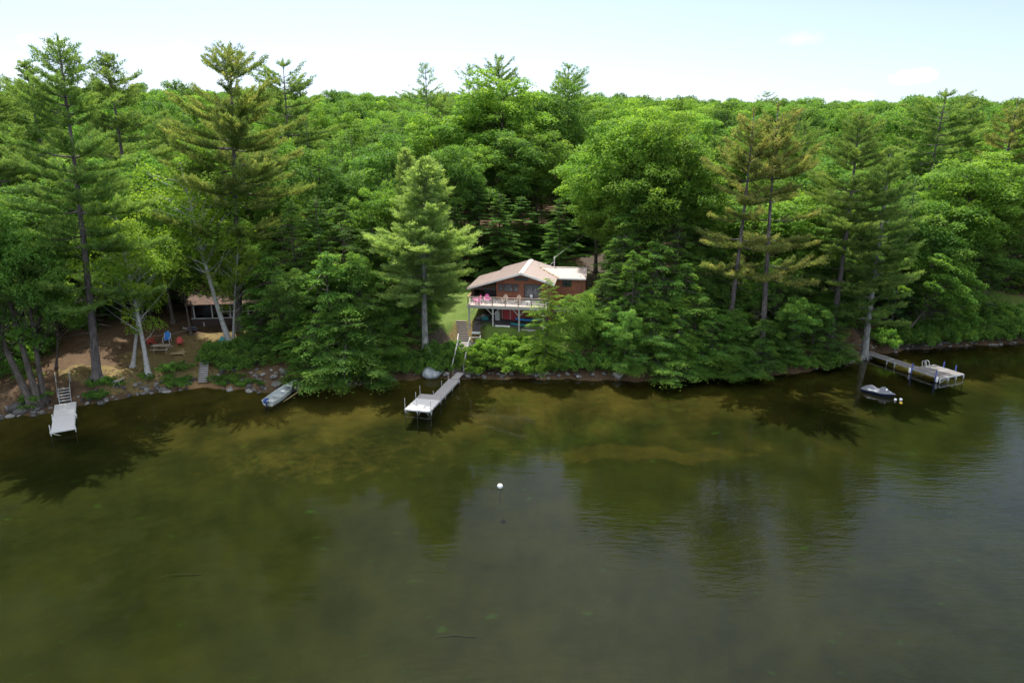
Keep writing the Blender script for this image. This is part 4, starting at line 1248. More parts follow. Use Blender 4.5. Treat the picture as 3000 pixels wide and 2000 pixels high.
# lower storey
w_.box(XL, XR, YW + .02, YW + .17, -.4, 1.998)
w_.box(XL, XL + .15, YW + .17, YB - .5, -.4, 1.998)
w_.box(XR - .15, XR, YW + .17, YB - .5, -.4, 1.998)
w_.build('wall', M_['shingle'], cab)
wing = MB()
WX1, WY0, WY1 = 13.06, 6.5, 10.9
wing.box(XR + .002, WX1, WY0, WY0 + .15, 1.12, 4.40)
wing.prism([(0, WY0 + .15, 1.12), (0, WY1, 1.12), (0, WY1, 4.5), (0, 8.74, 5.30), (0, WY0 + .15, 4.5)], (WX1 - .15, 0, 0), (WX1, 0, 0))
wing.box(XR + .002, WX1 - .15, WY1 - .15, WY1, 1.12, 4.5)
wo = wing.build('wing', M_['shingle'], cab)
MB().box(XR + .002, WX1 - .03, WY0 + .03, WY1 - .03, -.3, 1.118).build('foundation', M_['concrete'], wo)


def standing_roof(name, quad, ribs, th=.08, mat='roof', par=cab, along=0):
    """quad: eaveA, eaveB, ridgeB, ridgeA (3D). A metal sheet with raised seams running from eave to ridge"""
    a, b, c, d = map(Vector, quad)
    nrm_ = (b - a).cross(d - a).normalized()
    if nrm_.z < 0: nrm_ = -nrm_
    mb = MB()
    mb.prism([a, b, c, d], nrm_ * -th, (0, 0, 0))
    for i in range(ribs + 1):
        t = i / ribs
        p = a.lerp(b, t); q = d.lerp(c, t)
        mb.bar(p + nrm_ * .012, q + nrm_ * .012, .035, .03, tuple(nrm_))
    return mb.build(name, M_[mat], par)


XE = -.61; XJ = 2.15; YJ = 9.5
standing_roof('roof', [(XJ, YF, rz_(XJ)), (XJ, YB, rz_(XJ)), (AP[0], YB, AP[1]), (AP[0], YF, AP[1])], 32)
standing_roof('porch_roof', [(XE, YF, rz_(XE)), (XE, YJ, rz_(XE)), (XJ - .004, YJ, rz_(XJ)), (XJ - .004, YF, rz_(XJ))], 24)
standing_roof('roof', [(9.72, YF, rz_(9.72)), (9.72, YB, rz_(9.72)), (AP[0] + .004, YB, AP[1]), (AP[0] + .004, YF, AP[1])], 32)
mb = MB(); mb.bar((AP[0] - .13, YF - .02, AP[1] + .0), (AP[0] - .13, YB + .02, AP[1] + .0), .30, .045, (-SL, 0, 1)); mb.bar((AP[0] + .13, YF - .02, AP[1] + .002), (AP[0] + .13, YB + .02, AP[1] + .002), .30, .045, (SL, 0, 1))
mb.build('ridge_cap', M_['roof_cap'], cab)
# gable trim boards
mb = MB()
for x0, x1 in ((XE, AP[0]), (AP[0], 9.72)):
    mb.bar((x0, YF - .025, rz_(x0) - .10), (x1, YF - .025, rz_(x1) - .10), .045, .20, (0, 0, 1))
mb.build('fascia', M_['white_trim'], cab)
# soffit under the front overhang, porch beams
mb = MB()
mb.bar((XE + .5, YF + .25, rz_(XE + .5) - .22), (XL, YF + .25, rz_(XE + .5) - .22), .14, .22)
mb.box(XE + .45, XE + .60, YF + .18, YF + .32, 2.36, rz_(XE + .5) - .2)
mb.box(XE + .45, XE + .60, YJ - .4, YJ - .26, 2.36, rz_(XE + .5) - .1)
mb.box(XE + .46, XE + .58, YF + .33, YJ - .41, 2.36, 3.35)
mb.build('porch_frame', M_['frame_dark'], cab)
# slatted porch screen at the back of the porch
mb = MB()
for i in range(16):
    x = .15 + i * .165
    mb.box(x, x + .075, 7.5, 7.54, 2.36, 4.15)
mb.box(0, XL - .01, 7.545, 7.60, 3.98, 4.10); mb.box(0, XL - .01, 7.545, 7.60, 2.5, 2.6)
mb.build('slat_screen', M_['frame_dark'], cab)
# wing roof: ridge meets the main slope
WR = (8.74, 5.42); WE = (6.05, 4.62)
xm = AP[0] + (AP[1] - WR[1]) / SL
standing_roof('wing_roof', [(9.70, WE[0], WE[1]), (13.12, WE[0], WE[1]), (13.12, WR[0], WR[1]), (xm, WR[0], WR[1])], 9)
standing_roof('wing_roof', [(9.70, 11.3, 4.62), (13.12, 11.3, 4.62), (13.12, WR[0] + .004, WR[1]), (xm, WR[0] + .004, WR[1])], 9)
mb = MB(); mb.bar((xm + .1, WR[0], WR[1] + .02), (13.14, WR[0], WR[1] + .02), .28, .05); mb.build('ridge_cap', M_['roof_cap'], cab)
mb = MB(); mb.bar((9.72, WE[0] - .02, WE[1] - .09), (13.12, WE[0] - .02, WE[1] - .09), .04, .16); mb.build('fascia', M_['white_trim'], cab)
# needles caught in the roof valley
mb = MB(); rv = np.random.default_rng(5)
for i in range(70):
    t = rv.random() ** .8
    p = Vector((xm + (9.7 - xm) * t, WR[0] + (WE[0] - WR[0]) * t, WR[1] + (WE[1] - WR[1]) * t)) + Vector((rv.normal(0, .07), rv.normal(0, .10), .03))
    a = rv.uniform(0, 6.28); s = rv.uniform(.05, .16)
    mb.add([p + Vector((math.cos(a + k) * s, math.sin(a + k) * s, rv.uniform(0, .05))) for k in (0, 1.9, 3.5, 5)], [(0, 1, 2, 3)])
mb.build('needle_litter', M_['steel_roof_valley'], cab)


def window(x0, x1, z0, z1, y, par=cab, glass='glass', mull=(), hmull=(), fw=.06, name='window'):
    mb = MB()
    mb.box(x0, x1, y - .05, y - .002, z1 - fw, z1); mb.box(x0, x1, y - .05, y - .002, z0, z0 + fw)
    mb.box(x0, x0 + fw, y - .05, y - .002, z0 + fw, z1 - fw); mb.box(x1 - fw, x1, y - .05, y - .002, z0 + fw, z1 - fw)
    for t in mull: mb.box(t - .025, t + .025, y - .047, y - .004, z0 + fw, z1 - fw)
    for t in hmull: mb.box(x0 + fw, x1 - fw, y - .044, y - .005, t - .025, t + .025)
    f = mb.build(name, M_['frame_dark'], par)
    MB().box(x0 + fw, x1 - fw, y - .024, y - .006, z0 + fw, z1 - fw).build('pane', M_[glass], f)
    return f


window(3.0, 3.56, 3.39, 4.26, YW); window(3.66, 4.72, 3.39, 4.28, YW, hmull=(3.72,)); window(4.80, 5.37, 3.39, 4.26, YW)
window(4.88, 6.54, 4.72, 5.12, YW, glass='glass', mull=(5.7,))
window(10.25, 11.36, 3.48, 4.30, WY0, wo, 'glass_dark'); window(10.27, 10.95, 1.45, 2.2, WY0, wo, 'glass_dark')
dr_ = window(6.05, 8.05, 2.38, 4.34, YW, glass='glass', mull=(7.1,), hmull=(3.72,), fw=.09, name='sliding_door')
MB().box(6.75, 7.05, YW - .046, YW - .030, 2.75, 3.12).build('notice', M_['white'], dr_)
la = MB().box(5.62, 5.80, YW - .16, YW - .002, 3.96, 4.22).build('wall_lamp', M_['rail_red'], cab)
# red double doors below
for x0 in (3.46, 4.43):
    d_ = MB().box(x0, x0 + .90, YW - .03, YW + .015, -.2, 1.85).build('basement_door', M_['red_door'], cab)
    mb = MB()
    for k in range(1, 5): mb.box(x0 + k * .18 - .008, x0 + k * .18 + .008, YW - .036, YW - .031, -.18, 1.83)
    mb.build('batten', M_['red_door'], d_)
mb = MB(); mb.box(4.37, 4.42, YW - .05, YW + .015, -.2, 1.9); mb.box(3.40, 3.45, YW - .05, YW + .015, -.2, 1.9); mb.box(5.34, 5.39, YW - .05, YW + .015, -.2, 1.9); mb.build('door_trim', M_['white_trim'], cab)
# deck
DX0, DX1 = -.08, 9.25
mb = MB()
for i in range(23):
    y = .0 + i * .14
    mb.box(DX0, DX1, y, y + .132, 2.31, 2.35)
dk = mb.build('deck_floor', M_['deckboard'], cab)
MB().box(DX0, XL - .01, 3.23, YJ - .2, 2.29, 2.345).build('porch_floor', M_['deckboard'], cab)
mb = MB(); mb.box(DX0, DX1, -.06, -.005, 2.0, 2.33); mb.box(DX0 - .055, DX0 - .004, -.06, YJ - .2, 2.0, 2.33)
mb.build('rim_board', M_['grey_wood'], cab)
mb = MB()
for i in range(16): mb.box(DX0 + .3 + i * .58, DX0 + .34 + i * .58, .0, 3.15, 2.06, 2.305)
mb.build('joists', M_['grey_wood'], cab)
for x in (.06, 2.85, 5.9, 8.7):
    po_ = MB().box(x - .08, x + .08, .02, .18, -.9 if x > 1 else -.6, 2.0).build('deck_post', M_['grey_wood'], cab)
    for sx in (-1, 1):
        if x < 1 and sx < 0: continue
        mb = MB(); mb.bar((x + sx * .06, .10, 1.25), (x + sx * .75, .10, 1.98), .07, .09, (0, 1, 0)); mb.build('brace', M_['grey_wood'], po_)
rl = MB()
rl.box(DX0 - .05, DX1, -.05, .09, 3.30, 3.34)
rail = rl.build('top_rail', M_['rail_post'], cab)
mb = MB(); mb.box(DX0 - .05, DX0 + .09, .092, 3.2, 3.30, 3.342); mb.build('side_rail', M_['rail_red'], cab)
for i in range(7):
    x = (-.03, 1.26, 2.8, 4.3, 5.8, 7.3, 8.8)[i]
    MB().box(x - .045, x + .045, -.03, .06, 2.352, 3.298).build('rail_post', M_['rail_red' if i == 0 else 'rail_post'], cab)
for y in (1.6, 3.1): MB().box(-.075, .015, y, y + .09, 2.352, 3.298).build('rail_post', M_['rail_red'], cab)
for k in range(8):
    z = 2.46 + k * .105
    mb = MB(); mb.tube([(DX0, .012, z), (DX1, .012, z)], .006, 5); mb.tube([(-.03, .03, z), (-.03, 3.15, z)], .006, 5); mb.build('cable', M_['alu'], cab)
# roof vents and the service mast with its stay
for x, h in ((7.13, .55), (7.9, .65)):
    mb = MB(); mb.tube([(x, 9, rz_(x) - .1), (x, 9, rz_(x) + h)], .05, 8); mb.build('vent_pipe', M_['white_trim'], cab)
mb = MB(); mb.tube([(9.02, 9.0, 5.25), (9.02, 9.0, 6.72)], .055, 8); mb.tube([(9.02, 9.0, 6.1), (7.95, 8.6, 5.2)], .02, 5); mb.box(8.92, 9.12, 8.94, 9.06, 6.45, 6.6); mb.build('service_mast', M_['alu'], cab)
# kerb timbers at the edge of the gravel under the deck
mp_ = cab.matrix_basis if False else Matrix.Translation(HOUSE_O.tolist()) @ Matrix.Rotation(-HA, 4, 'Z')


def hl(x, y, z=0): return mp_ @ Vector((x, y, z))


def hg(x, y):
    p = hl(x, y); return gz(p.x, p.y)


for x0, x1, lbx in ((.3, 2.2, 'left'), (3.1, 4.8, 'right'), (6.1, 7.8, 'far')):
    p = hl((x0 + x1) / 2, .25); L = x1 - x0
    mb = MB(); mb.box(-L / 2, L / 2, -.07, .07, -.15, .09)
    o = mb.build('edging_timber', M_['white_trim'] if lbx != 'far' else M_['grey_wood'])
    o.location = (p.x, p.y, hg((x0 + x1) / 2, .25) + .03); o.rotation_euler = (0, 0, -HA)
    tag(o, {'left': 'pale edging timber on the ground between the two left deck posts', 'right': 'pale edging timber on the ground right of the middle deck post', 'far': 'edging timber on the ground right of the third deck post'}[lbx], 'timber')
# gravel floor under the deck: a sheet just above the ground
mb = MB()
gx = np.linspace(.3, 9, 12); gy = np.linspace(.35, 3.15, 5)
vs = []
for y in gy:
    for x in gx:
        p = hl(x, y); vs.append((p.x, p.y, max(gz(p.x, p.y), 0) + .03))
mb.add(vs, [(j * 12 + i, j * 12 + i + 1, (j + 1) * 12 + i + 1, (j + 1) * 12 + i) for j in range(4) for i in range(11)])
tag(mb.build('gravel_pad', plain('gravel', (.10, .085, .085), .95, .3, 9)), kind='structure')


# ---- chairs
def adirondack(mat, loc, rz, label, group, cat='chair'):
    c = empty('garden_chair', loc, rz, label, cat, group)
    mb = MB()
    for i in range(5):
        y = -.28 + i * .115; z = .40 - i * .032
        mb.box(-.26, .26, y, y + .10, z - .012, z + .012)
    mb.build('seat', mat, c)
    mb = MB()
    for i in range(7):
        a = (i - 3) * .075; h = .78 - .022 * (i - 3) ** 2
        b0 = Vector((a * .75, .24, .24)); d = Vector((a * .55, .38, .92)).normalized()
        mb.bar(b0, b0 + d * h, .078, .02, (0, 1, 0))
    mb.bar((-.25, .40, .56), (.25, .40, .56), .025, .07); mb.build('backrest', mat, c)
    for sx in (-1, 1):
        mb = MB(); mb.box(sx * .34 - .07, sx * .34 + .07, -.40, .42, .555, .58); mb.build('armrest', mat, c)
        mb = MB(); mb.box(sx * .29 - .015, sx * .29 + .015, -.33, -.23, 0, .555); mb.build('leg', mat, c)
        mb = MB(); mb.bar((sx * .285, -.30, .36), (sx * .285, .55, .04), .028, .10); mb.build('leg', mat, c)
    return c


def house_chair(x, y, rz, mat, label, group):
    p = hl(x, y, 2.352); adirondack(M_[mat], p, -HA + rz, label, group)


house_chair(.85, .85, R_(-55), 'pink', 'pink garden chair nearest the left corner of the cabin deck, seen side on', None)
house_chair(2.0, 1.25, R_(15), 'pink', 'pink garden chair on the cabin deck facing the lake, between corner and window', None)
house_chair(4.05, 1.5, R_(0), 'tan', 'faded tan garden chair on the cabin deck below the triple window', None)
house_chair(5.55, 1.5, R_(-8), 'tan', 'faded tan garden chair on the cabin deck just left of the sliding door', None)
p = hl(6.75, 1.0, 2.352); t_ = empty('side_table', p, -HA, 'small pale side table on the cabin deck beside the railing', 'table')
MB().box(-.25, .25, -.25, .25, .42, .45).build('table_top', M_['white_trim'], t_)
for sx in (-1, 1):
    for sy in (-1, 1): MB().box(sx * .2 - .02, sx * .2 + .02, sy * .2 - .02, sy * .2 + .02, 0, .42).build('leg', M_['white_trim'], t_)
# covered grill on the porch
p = hl(1.9, 4.6, 2.346); g_ = empty('grill', p, -HA, 'large black covered grill in the shaded porch of the cabin', 'grill')
MB().loft([[(x * s, y * s * .5, z) for x, y in ((-1, -1), (1, -1), (1, 1), (-1, 1))] for s, z in ((.75, 0), (.85, .1), (.85, .85), (.72, 1.0), (.4, 1.08))]).build('cover', M_['black'], g_)
# things under the deck
p = hl(2.98, 2.55); o = empty('storage_cabinet', (p.x, p.y, hg(2.98, 2.55)), -HA, 'pale grey metal cabinet under the deck, left of the red doors', 'cabinet')
MB().box(-.27, .27, -.22, .22, .04, 1.15).build('body', M_['grey_box'], o); mb = MB(); mb.box(-.25, .25, -.235, -.222, .10, 1.10); mb.build('door', M_['grey_box'], o)


def kayak(mat, p, rz, L, W, label, cat='kayak', name='kayak'):
    k = empty(name, p, rz, label, cat)
    rings = []
    for t in np.linspace(0, 1, 13):
        x = (t - .5) * L; wd = W * max(.02, math.sin(math.pi * min(max(t, .02), .98))) ** .6 * .5; sh = .10 * abs(2 * t - 1) ** 3
        rings.append([(x, wd * math.cos(a), .18 + sh + (.17 if math.sin(a) < 0 else .11) * math.sin(a)) for a in np.linspace(0, 6.283, 12, endpoint=False)])
    MB().loft(rings).build('hull', mat, k, True)
    mb = MB(); mb.loft([[(math.cos(a) * .42 * s, math.sin(a) * W * .30 * s, z) for a in np.linspace(0, 6.283, 14, endpoint=False)] for s, z in ((1.1, .285), (1.05, .32), (.9, .32), (.85, .27))]); mb.build('cockpit_rim', M_['black'], k)
    return k


p = hl(6.7, 1.9); kayak(M_['blue'], (p.x, p.y, hg(6.7, 1.9) + .42), -HA + .04, 3.0, .72, 'bright blue kayak lying under the deck, upper one of two, right of the red doors')
p = hl(6.4, 1.1); kayak(M_['teal'], (p.x, p.y, hg(6.4, 1.1) + .05), -HA - .02, 3.4, .70, 'dark teal kayak on the ground under the deck, below the blue one')
p = hl(1.6, 1.5); o = empty('wheelbarrow', (p.x, p.y, hg(1.6, 1.5)), -HA + .5, 'small teal wheelbarrow tub in the shade under the left end of the deck', 'wheelbarrow')
MB().loft([[(x * s, y * s * .7, z) for x, y in ((-1, -1), (1, -1), (1, 1), (-1, 1))] for s, z in ((.28, .22), (.45, .5), (.42, .5), (.26, .25))]).build('tub', M_['teal'], o)
mb = MB(); mb.tube([(.55, 0, .17), (.2, .18, .22), (-.9, .25, .5)], .018, 6); mb.tube([(.55, 0, .17), (.2, -.18, .22), (-.9, -.25, .5)], .018, 6); mb.tube([(-.25, .2, .3), (-.3, .22, 0)], .018, 6); mb.tube([(-.25, -.2, .3), (-.3, -.22, 0)], .018, 6); mb.build('frame', M_['dark_metal'], o)
mb = MB(); mb.tube([(.55, -.05, .17), (.55, .05, .17)], .17, 14); mb.build('wheel', M_['black'], o)
for i in range(9):      # rocks heaped at the foot of the left wall
    lx, ly = rs.uniform(.7, 2.6), rs.uniform(2.2, 3.6); p = hl(lx, ly)
    o = link('stacked_rock', RM[i % 6]); s = rs.uniform(.2, .36); o.location = (p.x, p.y, hg(lx, ly) + rs.uniform(.1, .5)); o.scale = (s * 1.2, s, s * .7); o.rotation_euler = (0, 0, rs.uniform(0, 6))
    tag(o, 'dark rock heaped under the left part of the cabin deck', 'rock', 'rocks heaped under the deck')
# overhead wire to the service mast
a0 = hl(9.02, 9.0, 6.6); b0 = Vector((17.5, 112, gz(17.5, 112) + 8.5))
mb = MB(); mb.tube([a0.lerp(b0, t) - Vector((0, 0, 1.2 * math.sin(math.pi * t))) for t in np.linspace(0, 1, 14)], .018, 5)
tag(mb.build('overhead_wire', M_['grey_box']), 'thin overhead wire running from the cabin roof mast up into the trees', 'wire')

# ------------------------------------------------------------------ stairs from the dock up to the cabin
st = empty('garden_stairs', (-5.6, 71.0, 0), 0, 'long grey wooden stairs climbing from the cabin dock to the deck, railed landing halfway', 'stairs')
bot0 = Vector((-5.95, 70.9, .45)); bot1 = Vector((-5.42, 73.3, 2.65)); org = Vector((-5.6, 71.0, 0))
NB = 13
ex = Vector((.985, -.1, 0))
for i in range(NB):
    p = bot0.lerp(bot1, i / (NB - 1)) - org
    MB().bar(p - ex * .56, p + ex * .56, .23, .042).build('tread', M_['stair_wood'], st)
for sx in (-1, 1):
    mb = MB(); mb.bar(bot0 - org + ex * sx * .59 + Vector((0, -.1, -.18)), bot1 - org + ex * sx * .59 + Vector((0, .1, -.08)), .045, .24); mb.build('stringer', M_['stair_wood'], st)
    hr = MB(); off = ex * sx * .62
    a_ = bot0 - org + off; b_ = bot1 - org + off
    for t in (.08, .5, .97):
        q = a_.lerp(b_, t); hr.bar(q + Vector((0, 0, -.5)), q + Vector((0, 0, .95)), .08, .08)
    hr.bar(a_ + Vector((0, -.1, .92)), b_ + Vector((0, .1, .97)), .09, .05); hr.build('handrail', M_['grey_wood'], st)
mb = MB()
for i in range(18):
    y = 73.45 + i * .135
    mb.box(-6.08 - org.x + (y - 73.4) * -.05, -4.85 - org.x + (y - 73.4) * -.05, y - org.y, y + .125 - org.y, 2.66, 2.70)
mb.build('landing', M_['dock_wood_dark'], st)
mb = MB()
for i in range(9):
    y = 74.3 + i * .135
    mb.box(-4.83 - org.x, -3.6 - org.x, y - org.y, y + .125 - org.y, 2.64, 2.68)
mb.build('side_platform', M_['dock_wood_dark'], st)
mb = MB()
for x, y in ((-4.75, 73.4), (-4.75, 74.3), (-3.62, 74.3), (-3.62, 75.5), (-6.1, 73.4), (-6.2, 75.8)):
    mb.box(x - org.x - .045, x - org.x + .045, y - org.y - .045, y - org.y + .045, 1.2, 3.62)
mb.bar((-4.75 - org.x, 74.3 - org.y, 3.6), (-3.62 - org.x, 74.3 - org.y, 3.6), .09, .05); mb.bar((-3.62 - org.x, 74.3 - org.y, 3.6), (-3.62 - org.x, 75.5 - org.y, 3.6), .09, .05)
mb.bar((-4.75 - org.x, 73.4 - org.y, 3.6), (-4.75 - org.x, 74.3 - org.y, 3.6), .09, .05); mb.bar((-6.1 - org.x, 73.4 - org.y, 3.6), (-6.2 - org.x, 75.8 - org.y, 3.6), .09, .05)
mb.build('landing_railing', M_['grey_wood'], st)
u0 = Vector((-5.55, 75.95, 2.85)); u1 = Vector((-6.02, 78.2, 4.5))
for i in range(10):
    p = u0.lerp(u1, i / 9) - org
    MB().bar(p - ex * .62, p + ex * .62, .22, .05).build('tread', M_['stair_wood'], st)
    mb = MB(); q = p + Vector((0, .12, -.10)); mb.bar(q - ex * .60, q + ex * .60, .03, .15); mb.build('riser', M_['dock_wood_dark'], st)


# ------------------------------------------------------------------ docks
def dock_frame(o0, ax):
    """origin + direction -> rotation about z so local y runs along ax"""
    return math.atan2(-ax[0], ax[1])


def post(par, x, y, z0, z1, r=.028, name='dock_post', mat='alu'):
    mb = MB(); mb.tube([(x, y, .16), (x, y, z1)], r, 8); mb.box(x - .07, x + .07, y - .05, y + .05, .40, .52); p = mb.build(name, M_[mat], par)
    MB().tube([(x, y, z0), (x, y, .155)], r * .95, 8).build('submerged_foot', M_['algae'], p)     # the part under water is brown with algae
    return p


def planks_across(par, x0, x1, y0, y1, z, mat, name='deck_panel', w=.14):
    mb = MB(); n = int(round((y1 - y0) / w)); w = (y1 - y0) / n
    for i in range(n): mb.box(x0, x1, y0 + i * w + .005, y0 + (i + 1) * w - .005, z - .03, z + rs.uniform(-.002, .002))
    return mb.build(name, M_[mat], par)


def planks_along(par, x0, x1, y0, y1, z, mat, name='deck_panel', w=.14):
    mb = MB(); n = int(round((x1 - x0) / w)); w = (x1 - x0) / n
    for i in range(n): mb.box(x0 + i * w + .005, x0 + (i + 1) * w - .005, y0, y1, z - .03, z + rs.uniform(-.002, .002))
    return mb.build(name, M_[mat], par)


def frame_rect(mb, x0, x1, y0, y1, z, w=.05, h=.13):
    mb.box(x0 - w, x0, y0, y1, z - h, z + .004); mb.box(x1, x1 + w, y0, y1, z - h, z + .004)
    mb.box(x0 - w, x1 + w, y0 - w, y0 - .002, z - h, z + .006); mb.box(x0 - w, x1 + w, y1 + .002, y1 + w, z - h, z + .006)


# cabin dock: local y from shore outwards
d0 = np.array([-6.15, 68.6]); dv = np.array([-2.12, -8.8]); dv = dv / np.linalg.norm(dv)
cdk = empty('cabin_dock', (d0[0] * 1.0074, d0[1] * 1.0074, -.18), dock_frame(d0, dv), 'L shaped pale wooden dock on metal posts in front of the cabin stairs', 'dock')
planks_across(cdk, -.56, .56, .0, 2.4, .60, 'dock_wood'); planks_across(cdk, -.56, .56, 2.42, 4.86, .60, 'dock_wood')
# in this frame the view's left is +x (the frame looks towards the camera)
planks_along(cdk, -.56, 1.9, 4.9, 6.1, .60, 'dock_wood'); planks_across(cdk, -.56, 1.9, 6.14, 9.1, .60, 'dock_composite')
mb = MB(); frame_rect(mb, -.57, .57, 0, 4.86, .58); frame_rect(mb, -.58, 1.92, 4.90, 9.1, .58); mb.build('frame', M_['alu'], cdk)
for x, y, h in [(.62, .15, 1.15), (-.62, .15, 1.0), (.62, 2.3, 1.2), (-.62, 2.5, .75), (.64, 4.8, 1.0), (-.64, 4.8, .75), (1.98, 5.0, 1.5), (1.98, 6.2, 1.25), (-.64, 6.2, 1.1), (1.98, 9.0, 1.65), (.68, 9.16, 1.65), (-.64, 9.0, 1.6)]:
    post(cdk, x, y, -2.2, h)
for a_, b_ in (((1.95, 9.12, -.05), (1.5, 9.12, .48)), ((.68, 9.12, -.05), (.35, 9.12, .48)), ((-.6, 9.12, -.05), (-.2, 9.12, .48)), ((1.97, 9.0, -.05), (1.97, 8.6, .48)), ((-.63, 9.0, -.05), (-.63, 8.6, .48))):
    mb = MB(); mb.bar(a_, b_, .03, .03); mb.build('brace', M_['alu'], cdk)
mb = MB(); v0 = Vector((.0, -.02, .63)); v1 = Vector((-.18, -1.75, .80))
for i in range(12):
    p = v0.lerp(v1, (i + .5) / 12); mb.box(p.x - .42, p.x + .42, p.y - .066, p.y + .066, p.z - .015, p.z + .015)
mb.build('ramp', M_['dock_wood'], cdk)
# left dock
l0 = np.array([-43.25, 61.75]); lv = np.array([3.75, -6.35]); lv = lv / np.linalg.norm(lv)
ldk = empty('shaded_dock', (l0[0] * 1.0074, l0[1] * 1.0074, -.18), dock_frame(l0, lv), 'narrow grey dock at the left shore with steps and two thin handrails', 'dock')
planks_across(ldk, -.83, .83, .0, 3.55, .60, 'dock_composite'); planks_across(ldk, -.83, .83, 3.60, 7.4, .60, 'dock_composite')
mb = MB(); frame_rect(mb, -.84, .84, 0, 7.4, .58); mb.build('frame', M_['white_trim'], ldk)
for x, y, h in [(.92, 3.7, .95), (-.92, 3.7, .62), (.93, 7.3, 1.2), (-.93, 7.3, .75)]: post(ldk, x, y, -2.2, h, .04, mat='white_trim')
mb = MB(); mb.bar((.9, 7.42, .45), (.2, 7.42, .08), .05, .03); mb.build('brace', M_['white_trim'], ldk)
ls_ = MB()
for i in range(5): MB().box(-.45, .45, -.35 - i * .27, -.10 - i * .27, .80 + i * .22, .84 + i * .22).build('step', M_['alu'], ldk)
for sx in (-1, 1):
    mb = MB(); mb.bar((sx * .48, .05, .50), (sx * .48, -1.5, 1.82), .04, .12)
    mb.tube([(sx * .5, -.15, .75), (sx * .52, -.25, 1.65), (sx * .60, -2.6, 3.1)], .022, 6); mb.tube([(sx * .60, -2.6, 3.1), (sx * .60, -2.6, 1.6)], .022, 6); mb.build('handrail', M_['alu'], ldk)
# right dock: platform axes u,v
ro = np.array([46.0, 69.2]); ru = np.array([.93, .37]); ru /= np.linalg.norm(ru); ra = math.atan2(ru[1], ru[0])
rdk = empty('cove_dock', (ro[0], ro[1], -.3), ra, 'long narrow brown dock with square end platform and ladder at the right hand cove', 'dock')
ZR = .86
for i in range(3):
    planks_along(rdk, .04 + i * 1.16, 1.14 + i * 1.16, .04, 1.68, ZR, 'dock_wood_dark'); planks_along(rdk, .04 + i * 1.16, 1.14 + i * 1.16, 1.74, 3.4, ZR, 'dock_wood_dark')
mb = MB(); frame_rect(mb, 0, 3.5, 0, 3.44, ZR - .005, .07)
for x in (1.15, 2.31): mb.box(x, x + .04, 0, 3.44, ZR - .1, ZR + .008)
mb.box(0, 3.5, 1.69, 1.73, ZR - .1, ZR + .010)
for y0, y1 in ((3.55, 6.6), (6.7, 9.9)): frame_rect(mb, .05, 1.15, y0, y1, ZR - .005)
mb.build('frame', M_['alu'], rdk)
for y0, y1 in ((3.57, 6.58), (6.72, 9.88)): planks_along(rdk, .06, 1.14, y0, y1, ZR, 'dock_wood_dark')
for x, y in [(-.08, -.05), (1.15, -.09), (2.32, -.09), (3.56, -.05), (-.08, 3.4), (3.58, 3.4), (0, 6.65), (1.2, 6.65), (0, 9.8), (1.2, 9.8), (-.02, 5.6)]:
    mb = MB(); mb.tube([(x, y, .27), (x, y, ZR - .02)], .035, 8); mb.box(x - .06, x + .06, y - .05, y + .05, ZR - .42, ZR - .12); lg = mb.build('dock_leg', M_['alu'], rdk)
    MB().tube([(x, y, -1.8), (x, y, .265)], .033, 8).build('submerged_foot', M_['algae'], lg)
mb = MB(); mb.bar((-.05, -.06, .3), (1.1, -.06, .72), .03, .03); mb.bar((-.05, -.06, .72), (1.1, -.06, .5), .03, .03); mb.build('brace', M_['alu'], rdk)
for x, y in ((-.14, .45), (-.16, 3.3), (3.64, 2.4), (3.64, 1.0)):
    mb = MB(); mb.tube([(x, y, .35), (x, y, ZR + .66)], .07, 12); bm_ = mb.build('bumper_post', M_['bumper'], rdk); mb = MB(); mb.tube([(x, y, ZR + .66), (x, y, ZR + .71)], [.074, .05], 12); mb.build('cap', M_['navy'], bm_)
lad = MB()
for x in (1.75, 2.2):
    pts_ = [(x, 3.50, -.9), (x, 3.55, ZR + .1)] + [(x, 3.38 + .27 * math.cos(a), ZR + .42 + .27 * math.sin(a)) for a in np.linspace(0, math.pi, 8)] + [(x, 3.02, ZR)]
    lad.tube(pts_, .025, 7)
for k in range(5): lad.tube([(1.75, 3.52, -.75 + k * .3), (2.2, 3.52, -.75 + k * .3)], .02, 6)
lad.build('ladder', M_['white_trim'], rdk)
for k, (y, lb) in enumerate(((.15, 'white boat fender hanging from the near corner of the right hand dock'), (3.45, 'white boat fender hanging where the right hand dock walkway meets its platform'))):
    f_ = empty('boat_fender', (0, 0, 0), 0, lb, 'fender'); pw = rdk.matrix_basis
    q = Matrix.Translation((ro[0], ro[1], 0)) @ Matrix.Rotation(ra, 4, 'Z') @ Vector((-.28, y, .0)); f_.location = (q.x, q.y, 0.02)
    mb = MB(); mb.tube([(0, 0, 0), (0, 0, .05), (0, 0, .12), (0, 0, .52), (0, 0, .60), (0, 0, .66)], [.03, .09, .12, .12, .08, .03], 12); mb.build('body', M_['fender'], f_, True)
    mb = MB(); mb.tube([(0, 0, .66), (.1, 0, .70)], .012, 5); mb.tube([(0, 0, .01), (0, 0, -.03)], .03, 8); mb.build('rope', M_['bumper'], f_)
# steps down to the right dock
rst = empty('plank_steps', (43.0, 79.0, 0), ra, 'shaded plank steps beside the thick pine trunk above the right hand dock', 'steps')
for i in range(7):
    MB().box(-.75, .75, .35 + i * .42, .68 + i * .42, .86 + i * .24, .92 + i * .24).build('step', M_['dock_wood_dark'], rst)
    MB().box(-.75, .75, .66 + i * .42, .70 + i * .42, .75 + i * .24, .858 + i * .24).build('riser', M_['dock_wood_dark'], rst)

